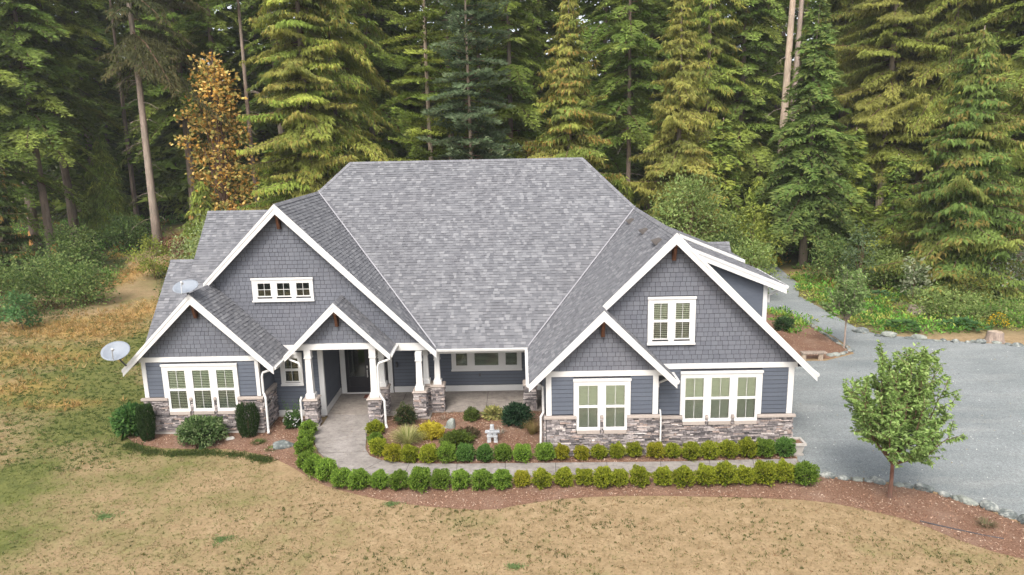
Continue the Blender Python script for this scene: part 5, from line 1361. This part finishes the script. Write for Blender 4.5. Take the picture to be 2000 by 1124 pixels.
T = conifer_tree
heroes = {}
T(at(150, 478), 34, 5.0, 13.0, 'hemlock', 150, MID, (.10, .13, .035), M_BARK, .42, 'tall dark green hemlock with bare brown trunk and dead twigs at the left', 1, 'hemlock_tree', lean=-.015, dead=16)
T(at(104, 508), 30, 4.4, 11.0, 'hemlock', 110, DARK, NOT, M_BARK, .38, 'dark hemlock with an orange scar at the foot of its brown trunk, far left', 2, 'hemlock_tree')
T(atY(300, 66), 38, 4.6, 17.0, 'droop', 70, [(.07, .075, .03), (.09, .09, .035), (.055, .065, .025)], (.14, .11, .05), M_BARKG, .38, 'slender tree with long bare reddish trunk and drooping boughs left of the golden maple', 3, 'spruce_tree', dead=26, asym=(.55, 0.0))
T(atY(445, 74), 38, 3.6, 19, 'hemlock', 70, DARK, NOT, M_BARK, .38, 'dark tree whose bare trunk rises through the golden maple', 4, 'fir_tree', dead=8)
T(atY(502, 68), 34, 2.0, 22, 'hemlock', 40, DARK, NOT, M_BARK, .26, 'thin dark trunk at the right edge of the golden maple', 5, 'fir_tree', dead=10)
T(atY(612, 57), 27, 4.9, 1.5, 'cedar', 240, OLIVE+MID+YEL, ORY, M_BARKG, .42, 'broad yellow green cedar with drooping boughs above the left hip of the roof', 6, 'cedar_tree', dead=16)
T(atY(668, 60), 32, 4.0, 7.5, 'droop', 110, MID+OLIVE, ORY, M_BARK, .28, 'fir with dark straight trunk and boughs drooping right, behind the left end of the ridge', 7, 'fir_tree', dead=14, asym=(.35, 0.0))
T(atY(768, 72), 34, 3.8, 12, 'hemlock', 80, DARK, NOT, M_BARK, .36, 'dark trunked hemlock standing back in the shade between two firs', 8, 'hemlock_tree')
T(atY(845, 60), 31, 3.4, 8.5, 'fir', 95, MID, (.11, .13, .05), M_BARKP, .25, 'fir with pale lower trunk just behind the ridge, left of the silvery fir', 9, 'fir_tree', dead=18)
T(atY(922, 57), 25, 3.7, 6.5, 'fir', 120, BLUEG, (.17, .20, .11), M_BARKP, .20, 'silvery green fir with upturned boughs and pale trunk behind the ridge', 10, 'fir_tree', dead=10)
T(atY(1112, 55), 21.5, 4.9, 2.5, 'cedar', 175, YEL+OLIVE, OR, M_BARKG, .34, 'pointed golden cedar with orange tips behind the right half of the ridge', 11, 'cedar_tree', prof=.8, dead=6)
T(atY(1226, 64), 31, 3.8, 9.5, 'hemlock', 90, DARK, NOT, M_BARK, .26, 'dark hemlock with bare brown trunk between the two golden cedars', 12, 'hemlock_tree')
T(atY(1322, 57), 22.5, 4.4, 2.5, 'cedar', 175, YEL, ORY, M_BARKG, .32, 'pointed yellow green cedar right of the golden cedar', 13, 'cedar_tree', prof=.8, dead=6)
T(atY(1440, 70), 31, 5.0, 4, 'hemlock', 130, DARK, NOT, M_BARK, .34, 'dense dark green hemlock between the yellow cedar and the twin trunks', 14, 'hemlock_tree')
T(atY(1520, 66), 40, 1.5, 34, 'hemlock', 12, DARK, NOT, M_BARKP, .42, 'left one of the twin tall pale trunks', 15, 'fir_tree', dead=26, lean=.012)
T(atY(1534, 66.8), 40, 1.5, 34, 'hemlock', 12, DARK, NOT, M_BARKG, .34, 'right one of the twin tall trunks, thinner and browner', 16, 'fir_tree', dead=12, lean=.018)
T(atY(1532, 61), 11.5, 2.2, 2.0, 'cedar', 90, OLIVE, ORY, M_BARKG, .16, 'small olive cedar at the foot of the twin trunks', 17, 'cedar_tree', dead=0)
T(atY(1575, 58), 21.5, 4.6, 3.4, 'hemlock', 165, [(.13, .20, .05), (.17, .24, .06), (.11, .16, .045)], (.24, .28, .075), M_BARKG, .30, 'bright green layered hemlock with visible trunk, right of the twin trunks', 18, 'hemlock_tree', dead=8)
T(atY(1718, 66), 33, 5.2, 7.5, 'cedar', 170, OLIVE+YEL, (.17, .17, .045), M_BARKP, .34, 'tall yellow green tree with pale bare foot at the right', 19, 'cedar_tree', dead=10)
T(atY(1885, 48.5), 17.5, 5.6, .6, 'cedar', 220, [(.12, .18, .045), (.16, .22, .055), (.19, .22, .055)], (.30, .20, .06), M_BARKG, .30, 'bushy cedar with rusty tips reaching the ground at the right edge', 20, 'cedar_tree', dead=4, prof=.75)
T(atY(1830, 64), 31, 5.5, 12, 'droop', 110, OLIVE, (.20, .15, .05), M_BARK, .36, 'tall brownish drooping tree behind the rusty tipped cedar', 21, 'spruce_tree', dead=8)
T(atY(2000, 58), 28, 5.0, 5, 'hemlock', 120, DARK+MID, (.12, .12, .04), M_BARK, .32, 'dark hemlock cut by the right edge of the view', 22, 'hemlock_tree')
T(at(8, 560), 13.5, 3.2, .8, 'cedar', 90, [(.05, .075, .022), (.07, .095, .028)], OR, M_BARK, .18, 'small dark cedar with rusty tips cut by the left edge of the view', 23, 'cedar_tree', dead=0)
T(at(222, 470), 10.5, 3.6, 1.5, 'droop', 130, DARK+MID, NOT, M_BARK, .2, 'low drooping dark hemlock right of the tall brown trunk', 24, 'hemlock_tree', dead=0)
T(atY(-10, 62), 33, 5.5, 6, 'hemlock', 120, DARK, NOT, M_BARK, .38, 'dark hemlock filling the upper left corner', 25, 'hemlock_tree')
T(atY(600, 50), 6.5, 2.4, .4, 'droop', 80, MID, (.11, .13, .04), M_TWIG, .1, 'low green young conifer beside the left hip of the roof', 26, 'conifer_sapling', dead=0)
T(atY(1000, 66), 31, 4.6, 5, 'hemlock', 110, DARK+MID, NOT, M_BARK, .3, 'dark hemlock in the gap between the silvery fir and the golden cedar', 27, 'hemlock_tree')
T(atY(1745, 56), 9.0, 2.6, .5, 'hemlock', 90, DARK+MID, NOT, M_BARK, .14, 'low dark hemlock between the pale bare foot and the rusty tipped cedar', 28, 'hemlock_tree', dead=0)
sc_p = at(104, 508); sc_o = [o for o in bpy.data.objects if 'orange scar' in str(o.get('label', ''))][0]
MB().tube([(0.1, -.12, .2), (.1, -.14, 1.0), (.06, -.1, 1.9)], [.46, .44, .3], 9).build('bark_scar', mat_plain('orange_wood', (.50, .24, .08), .9, .3, 4), sc_o)
srcs = [o for o in bpy.data.objects if o.type == 'EMPTY' and o.get('category') == 'tree' and o.name.startswith(('hemlock_tree', 'fir_tree', 'spruce_tree', 'cedar_tree', 'conifer_sapling'))]
bysrc = {o['label']: o for o in srcs}
def again(key, x, Y, s, label, rz=None):
    o = [v for k, v in bysrc.items() if key in k][0]; c = copy_tree(o); c.location = atY(x, Y); c.scale = (s,)*3; c.rotation_euler.z = rz if rz is not None else random.uniform(0, 6.28); c['label'] = label; return c
again('orange scar', 60, 70, 1.1, 'dark hemlock behind the scarred trunk at the left')
again('tall dark green hemlock', 225, 88, 1.0, 'dark hemlock between the two tall left trunks')
again('dark hemlock with bare brown', 350, 90, 1.05, 'dark hemlock left of the golden maple, half hidden')
again('orange scar', 380, 78, 1.2, 'dark hemlock behind the golden maple')
again('standing back in the shade', 560, 76, 1.1, 'dark hemlock behind the broad yellow green cedar')
again('filling the upper left', 735, 70, 1.0, 'dark green hemlock right of the drooping fir')
again('dense dark green', 800, 78, 1.1, 'dark hemlock behind the pale trunked firs')
again('standing back in the shade', 885, 70, 1.0, 'dark hemlock between the two pale trunked firs')
again('pale lower trunk', 960, 74, 1.1, 'tall fir rising behind the silvery fir')
again('dark hemlock in the gap', 1055, 78, 1.1, 'dark hemlock behind the golden cedar, left side')
again('dense dark green', 1180, 72, 1.05, 'dark hemlock behind the golden cedar, right side')
again('filling the upper left', 1265, 76, 1.0, 'dark hemlock behind the yellow green cedar')
again('boughs drooping right', 1375, 68, 1.0, 'drooping fir right of the yellow green cedar')
again('dark hemlock in the gap', 1480, 78, 1.15, 'dark hemlock behind the twin trunks')
again('brownish drooping', 1640, 74, 1.1, 'tall olive tree behind the layered hemlock')
again('tall yellow green tree', 1790, 76, 1.1, 'tall yellow green tree behind the right hand trees')
again('dense dark green', 1920, 70, 1.1, 'dark hemlock behind the rusty tipped cedar')
again('brownish drooping', 1960, 60, 0.95, 'brownish drooping tree in the upper right corner')

for x, Y, sc, key, lb2 in ((395, 64, 1.1, 'low green young', 'young conifer at the foot of the golden maple'), (545, 58, 1.2, 'low dark hemlock', 'low hemlock left of the broad yellow green cedar'),
    (715, 62, 1.1, 'low dark hemlock', 'low hemlock behind the left end of the main ridge'), (790, 64, 1.2, 'low green young', 'young conifer behind the ridge left of the pale trunk'), (985, 60, 1.2, 'low dark hemlock', 'low hemlock behind the middle of the ridge'), (1210, 58, 1.2, 'low green young', 'young conifer at the foot of the brown trunk between the cedars'),
    (1405, 62, 1.3, 'low dark hemlock', 'low hemlock above the alder bush'), (1480, 60, 1.1, 'low green young', 'young conifer left of the twin trunks'), (1660, 60, 1.2, 'low dark hemlock', 'low hemlock between the layered hemlock and the pale bare foot'), (1800, 52, 0.9, 'low green young', 'young conifer left of the rusty tipped cedar')):
    again(key, x, Y, sc, lb2)
# far wood behind: one mass
lowq, lowc, _ = conifer(38, 6.5, 1.0, 'hemlock', 80, DARK, NOT, .42, 77)
k = np.arange(len(lowq)); ctr = lowq.mean(1, keepdims=True)
bigq = ctr+(lowq-ctr)*2.6
Q, Cc = [], []
for i in range(95):
    x = -88+i*1.95+RNG.uniform(-2, 2); y = RNG.uniform(84, 104)
    a = RNG.uniform(0, 6.28); s = RNG.uniform(.9, 1.4); R_ = np.array([[cos(a), -sin(a), 0], [sin(a), cos(a), 0], [0, 0, 1]])*s
    sel = RNG.uniform(size=len(bigq)) < .20
    Q.append((bigq[sel] @ R_.T.astype(np.float32))+np.array([x, y, float(terrain(x, y))], np.float32)); Cc.append(lowc[sel]*RNG.uniform(.7, 1.2))
o = link('far_wood', mesh_quads('far_wood', np.concatenate(Q).astype(np.float32), M_LEAF, np.concatenate(Cc))); tag(o, 'dark mass of conifers deep in the forest', None, None, 'stuff')
tm = MB()
for i in range(60):
    x = RNG.uniform(-70, 80); y = RNG.uniform(80, 100); z = float(terrain(x, y)); tm.tube([(x, y, z-.3), (x+.2, y, z+26)], .33, 6, .12)
o = tm.build('far_trunks', M_BARK); o['kind'] = 'stuff'; o['label'] = 'trunks standing deep in the forest'

# golden bigleaf maple and broadleaf bushes
def leafy_tree(name, P, H, R, clear, n, L, W, cols, label, bark=M_BARKG, blobs=9, cat='tree', rv=.34, core_dark=True, group=None):
    root = empty(name, P); tag(root, label, cat, group)
    q, c = [], []; tb = MB()
    tb.tube([(0, 0, -.2), (0, 0, clear+(H-clear)*.5)], max(.02, H*.014), 7, max(.01, H*.006)); lb_ = MB()
    for i in range(blobs):
        t = (i+.5)/blobs; a = i*2.4+random.random(); rr_ = R*random.uniform(.35, .8)*sin(min(pi, .5+t*2.5)) ; cz = clear+(H-clear)*(.12+.78*t)
        r = R*random.uniform(.8, 1.25)*rv*1.5; cc_ = Vector((cos(a)*rr_, sin(a)*rr_, cz))
        qq, c2 = leafball(max(20, n//blobs), (r, r, r*.75), L, W, cols, lump=.35, droop=.2, inner=.15); qq = qq+np.array([cc_.x, cc_.y, cz-r*.7], np.float32)
        q.append(qq); c.append(c2*random.uniform(.75, 1.2)); lb_.tube([(0, 0, clear+(cz-clear)*.35), tuple(cc_*.5+Vector((0, 0, cz*.45))), tuple(cc_)], max(.012, H*.006), 5, .008, cap=False)
    link('crown' if cat == 'tree' else 'foliage', mesh_quads('crown', np.concatenate(q), M_LEAF, np.concatenate(c)), root)
    tb.build('trunk' if cat == 'tree' else 'stem', bark, root); lb_.build('limbs', M_TWIG, root)['kind'] = 'stuff'; return root
GOLD = [(.62, .39, .10), (.74, .52, .18), (.50, .27, .06), (.48, .42, .13), (.26, .25, .07)]
leafy_tree('maple_tree', atY(438, 66), 18.5, 3.9, .8, 3900, .34, .30, GOLD, 'golden orange bigleaf maple among the dark conifers', blobs=34, rv=.23)
leafy_tree('vine_maple', atY(470, 58), 5.6, 2.2, .3, 1500, .26, .18, [(.30, .11, .04), (.22, .13, .04), (.15, .10, .035)], 'rusty orange bush at the foot of the golden maple', cat='shrub')
LG = [(.15, .22, .06), (.21, .28, .085), (.28, .34, .12)]; DG = [(.08, .14, .04), (.12, .19, .055), (.16, .23, .075)]; YG = [(.22, .26, .05), (.30, .33, .07), (.16, .20, .04)]
B = lambda x, Y, H, R, n, L, cols, label, name='bush', **k: leafy_tree(name, at(x, Y) if Y > 200 else atY(x, Y), H, R, .1, n, L, L*.55, cols, label, M_TWIG, cat=k.pop('cat', 'bush'), **k)
B(1345, 52, 8.0, 3.6, 6500, .24, LG, 'large rounded light green alder bush behind the right gable ridge', 'alder_bush', blobs=20, rv=.34)
B(1222, 49, 6.4, 1.4, 700, .20, [(.16, .20, .07), (.10, .14, .05)], 'airy thin sapling just above the right hip of the roof', 'sapling', blobs=10)
B(1480, 47.5, 3.9, 1.7, 2600, .19, LG, 'green bush at the edge of the road behind the dormer', blobs=12)
B(1473, 53, 6.0, 1.9, 1500, .26, YG, 'bright yellow green maple sapling above the road bush', 'maple_sapling', blobs=11)
B(1690, 50, 4.6, 1.6, 900, .20, [(.12, .17, .09), (.17, .22, .12), (.08, .12, .05)], 'pale layered sapling right of the layered hemlock', 'sapling', blobs=9)
B(1800, 45.5, 2.9, 1.1, 420, .30, [(.36, .38, .25), (.28, .32, .18), (.14, .19, .08)], 'pale leaved maple sapling in front of the rusty tipped cedar', 'maple_sapling', blobs=7)
B(1910, 44, 2.2, 2.0, 1500, .16, [(.24, .23, .05), (.12, .15, .04), (.08, .11, .03)], 'yellow speckled bush at the foot of the rusty tipped cedar', blobs=10)
B(1990, 46, 3.8, 2.2, 2400, .16, [(.30, .32, .26), (.12, .16, .07), (.08, .12, .04)], 'bush with pale blossom at the right edge', blobs=12)
B(303, 545, 3.4, 1.7, 1500, .20, YG, 'bright yellow green shrub left of the roof on the dry grass', 'hazel_bush', blobs=8)
B(345, 503, 1.9, 1.6, 1100, .16, [(.10, .025, .03), (.14, .04, .035), (.07, .03, .02)], 'dark red leaved bush behind the yellow green shrub', blobs=6)
B(352, 425, 5.0, 2.6, 1700, .28, YG+LG, 'yellow green bush at the edge of the wood behind the left roof', blobs=10)
B(430, 55, 5.4, 3.6, 5200, .22, [(.16, .22, .085), (.23, .28, .115), (.30, .34, .16)], 'wide pale green thicket bush behind the left roof', blobs=18)
B(520, 54, 4.8, 2.6, 3000, .22, LG+DG, 'green bush between the thicket and the low conifer', blobs=12)
B(170, 596, 2.7, 2.3, 3200, .19, LG+DG, 'mounded bramble bush at the edge of the dry grass on the left', 'bramble_bush', blobs=12)
B(95, 600, 3.3, 3.0, 3800, .19, DG+LG, 'dark bramble mound left of the first bramble', 'bramble_bush', blobs=12)
B(10, 620, 3.4, 3.0, 3800, .19, DG+LG, 'dark bramble mound at the left edge of the view', 'bramble_bush', blobs=12)
B(150, 530, 3.4, 2.6, 2600, .24, DG+LG, 'tall green bush round the foot of the tall brown trunk', blobs=12)
B(250, 488, 3.0, 2.6, 2600, .24, DG, 'dark bush under the drooping hemlock', blobs=10)
B(45, 645, 2.2, 1.2, 600, .26, [(.08, .17, .06), (.12, .22, .08)], 'bright green fern in front of the left brambles', 'fern', cat='fern', blobs=5)
B(1270, 46, 3.4, 2.4, 3400, .18, LG+DG, 'bramble thicket directly behind the right gable ridge', 'bramble_bush', blobs=12)
B(1360, 44.5, 2.6, 2.2, 2600, .17, LG, 'low green bramble behind the rear roof', 'bramble_bush', blobs=10)
B(1420, 52, 4.0, 2.6, 2800, .2, DG+LG, 'green thicket left of the yellow green sapling', blobs=12)
B(1640, 52, 3.2, 2.2, 2400, .19, LG+DG, 'green thicket at the foot of the layered hemlock', blobs=10)
B(1740, 50, 2.4, 2.2, 2400, .18, LG, 'low green thicket behind the pale leaved sapling', blobs=10)
B(1850, 42, 1.3, 2.0, 1500, .17, LG, 'low green bush in front of the rusty tipped cedar', blobs=9)
B(1960, 40.5, 1.2, 2.2, 1600, .17, LG, 'low bush above the far gravel edge at the right', blobs=9)
# big leaved plants, flowers and stumps of the verge
def rosette(P, r, n, cols, label, L=.4):
    a = RNG.uniform(0, 2*pi, n); rr_ = RNG.uniform(.05, 1, n)*r; Pn = np.stack([np.cos(a)*rr_, np.sin(a)*rr_, .15+.35*(1-rr_/r)+RNG.uniform(0, .1, n)], -1)
    D = np.stack([np.cos(a), np.sin(a), RNG.uniform(-.2, .35, n)], -1); N = RNG.normal(size=(n, 3))*.25; N[:, 2] += 1
    root = empty('broadleaf_plant', P); tag(root, label, 'plant'); link('leaves', mesh_quads('leaves', leafquads(Pn, D, N, L, L*.55, .08), M_LEAF, pick(cols, n)), root)
    MB().tube([(0, 0, -.02), (0, 0, .3)], .03, 6).build('stem', M_TWIG, root)
rosette(at(1880, 642), 1.1, 120, [(.07, .15, .05), (.09, .19, .07)], 'big leaved comfrey plant above the far edging stones')
rosette(at(1765, 645), .8, 90, [(.06, .13, .04), (.09, .17, .05)], 'low leafy green plant above the far edging stones, left of the comfrey')
rosette(at(1720, 585), .9, 80, [(.08, .16, .06), (.10, .20, .08)], 'leafy green plant among the ferns behind the small cherry')
rosette(at(1930, 620), 1.0, 110, [(.12, .22, .05), (.09, .17, .04)], 'bright green spreading plant right of the comfrey')
for (x, y, lb2) in ((1807, 606, 'clump of yellow flowers on the weedy bank above the gravel'), (1513, 522, 'small clump of yellow flowers beside the road behind the dormer'), (1948, 642, 'small clump of yellow flowers right of the comfrey')):
    root = empty('flower_clump', at(x, y)); tag(root, lb2, 'flowers')
    n = 160; d = rand_dirs(n)*np.array([.55, .4, .75]); link('blooms', mesh_quads('blooms', leafquads(d+np.array([0, 0, .15]), rand_dirs(n), rand_dirs(n, 1), .09, .08), M_LEAF, pick([(.65, .45, .03), (.55, .36, .03)], n)), root)['kind'] = 'stuff'
    n = 260; d = rand_dirs(n)*np.array([.5, .35, .6]); link('foliage', mesh_quads('foliage', leafquads(d, rand_dirs(n), rand_dirs(n, 1), .12, .04), M_LEAF, pick(DG, n)), root)
def stump(P, r, h, label):
    root = empty('tree_stump', P); tag(root, label, 'stump')
    MB().tube([(0, 0, -.1), (0, 0, h*.4), (.03, .02, h)], [r*1.3, r, r*.92], 11).build('wood', M_BARKG, root); MB().tube([(.03, .02, h+.001), (.03, .02, h+.02)], r*.8, 11).build('cut_face', M_BARKP, root)
stump(at(1942, 667), .42, .5, 'weathered tree stump in the far gravel edging')
stump(at(1790, 612), .5, .45, 'old grey stump left of the yellow flowers on the bank')
stump(at(1893, 580), .28, .35, 'small stump among the ferns above the comfrey')

# ------------------------------------------------------------------ undergrowth
def clumps(name, X, Y, r, cols, per, L, label, z=.1, shape='dome', aspect=.42):
    n = len(X); Z = terrain(X, Y); m = n*per
    d = RNG.normal(size=(m, 3)); d[:, 2] = np.abs(d[:, 2]); d = unit(d)*(RNG.uniform(.3, 1, m)**.5)[:, None]
    rr_ = np.repeat(r, per)
    P = np.repeat(np.stack([X, Y, Z], -1), per, 0)+d*rr_[:, None]*np.array([1, 1, .75])
    D = d+RNG.normal(size=(m, 3))*.5; N = RNG.normal(size=(m, 3))*.5; N[:, 2] += 1
    Lr = L*RNG.uniform(.6, 1.3, m)
    c = np.repeat(cols, per, 0)*RNG.uniform(.65, 1.35, (m, 1))
    o = link(name, mesh_quads(name, leafquads(P, D, N, Lr, Lr*aspect, .05), M_LEAF, c)); tag(o, label, None, None, 'stuff')
road = A((1480, 620), (1500, 603), (1555, 615), (1600, 640), (1668, 692)) + A((2100, 690), (2010, 676), (1900, 670), (1800, 662), (1720, 655), (1680, 645), (1620, 612), (1560, 578)) + [(20.6, 52), (21, 60), (12, 60), (12.6, 47)]
TRACK = A((150, 790), (330, 680), (325, 600), (305, 530), (400, 505), (408, 440), (350, 436), (325, 470), (255, 498), (225, 560), (160, 615), (60, 632), (-40, 650), (-60, 790))
def zone(n, x0, x1, y0, y1):
    X = RNG.uniform(x0, x1, n); Y = RNG.uniform(y0, y1, n); k = ~inpoly(X, Y, road) & ~inpoly(X, Y, TRACK) & ~inpoly(X, Y, drive) & ~inpoly(X, Y, houseout) & (np.abs(X) < .80*Y+3); return X[k], Y[k]
WEED = [(0.12, 0.278, 0.043), (0.166, 0.342, 0.06), (0.09, 0.214, 0.036), (0.256, 0.363, 0.06), (0.195, 0.385, 0.072), (0.3, 0.299, 0.072), (0.39, 0.426, 0.108)]
FLOOR = [(0.094, 0.164, 0.041), (0.14, 0.211, 0.055), (0.211, 0.281, 0.065), (0.304, 0.211, 0.065), (0.117, 0.187, 0.055)]
X, Y = zone(1900, 15, 46, 37, 54)
k = (Y > 38.2+.04*(X-17)) ; X, Y = X[k], Y[k]
clumps('verge_weeds', X, Y, RNG.uniform(.2, .62, len(X)), pick(WEED, len(X)), 30, .22, 'mixed weeds and ferns on the bank right of the road')
X, Y = zone(2600, -75, 75, 50, 84)
clumps('forest_undergrowth', X, Y, RNG.uniform(.4, 1.25, len(X)), pick(FLOOR+WEED[:3], len(X)), 30, .32, 'leafy undergrowth on the forest floor')
X, Y = zone(1100, -62, -22, 43, 66)
clumps('rough_weeds', X, Y, RNG.uniform(.3, .9, len(X)), pick([(.06, .10, .03), (.09, .13, .04), (.20, .16, .07), (.13, .14, .05), (.28, .20, .09)], len(X)), 26, .20, 'rough weeds beside the mown grass on the left')
# tall dry golden grass at the left
n = 15000; X = RNG.uniform(-38, -15.5, n); Y = RNG.uniform(26, 66, n); g_ = grid_val(gold, X, Y); k = (RNG.uniform(size=n) < g_*1.1) & ~inpoly(X, Y, houseout); X, Y = X[k], Y[k]
tufts('dry_grass', X, Y, 0.32, 0.03, pick([(.42, .28, .11), (.34, .21, .075), (.50, .36, .17), (.22, .19, .07)], len(X)), 8, 'tall golden dry grass on the track left of the house', .75)
n = 9000; X = RNG.uniform(-34, -14.5, n); Y = RNG.uniform(23, 46, n); k = ~inpoly(X, Y, houseout) & (np.abs(X) < .8*Y+2); X, Y = X[k], Y[k]
gg = grid_val(green, X, Y); cl = np.where((RNG.uniform(size=len(X)) < gg+.25)[:, None], pick([(.09, .125, .035), (.12, .16, .045), (.06, .09, .025)], len(X)), pick([(.34, .25, .11), (.27, .20, .09)], len(X)))
tufts('rough_grass', X, Y, 0.10, 0.022, cl, 9, 'uneven green grass left of the house', .9)

# ------------------------------------------------------------------ thin smoke haze in the air
hz_m = bpy.data.materials.new('haze_air'); hz_m.use_nodes = True; t_ = hz_m.node_tree; t_.nodes.clear()
pv = t_.nodes.new('ShaderNodeVolumePrincipled'); pv.inputs['Color'].default_value = (.92, .93, .95, 1); pv.inputs['Density'].default_value = 0.00035; pv.inputs['Anisotropy'].default_value = 0.2
ov_ = t_.nodes.new('ShaderNodeOutputMaterial'); t_.links.new(pv.outputs[0], ov_.inputs['Volume'])
hzo = MB().box(-135, 146, -1, 196, -1.2, 60).build('haze', hz_m); hzo['kind'] = 'stuff'; hzo['label'] = 'thin pale smoke haze in the air'
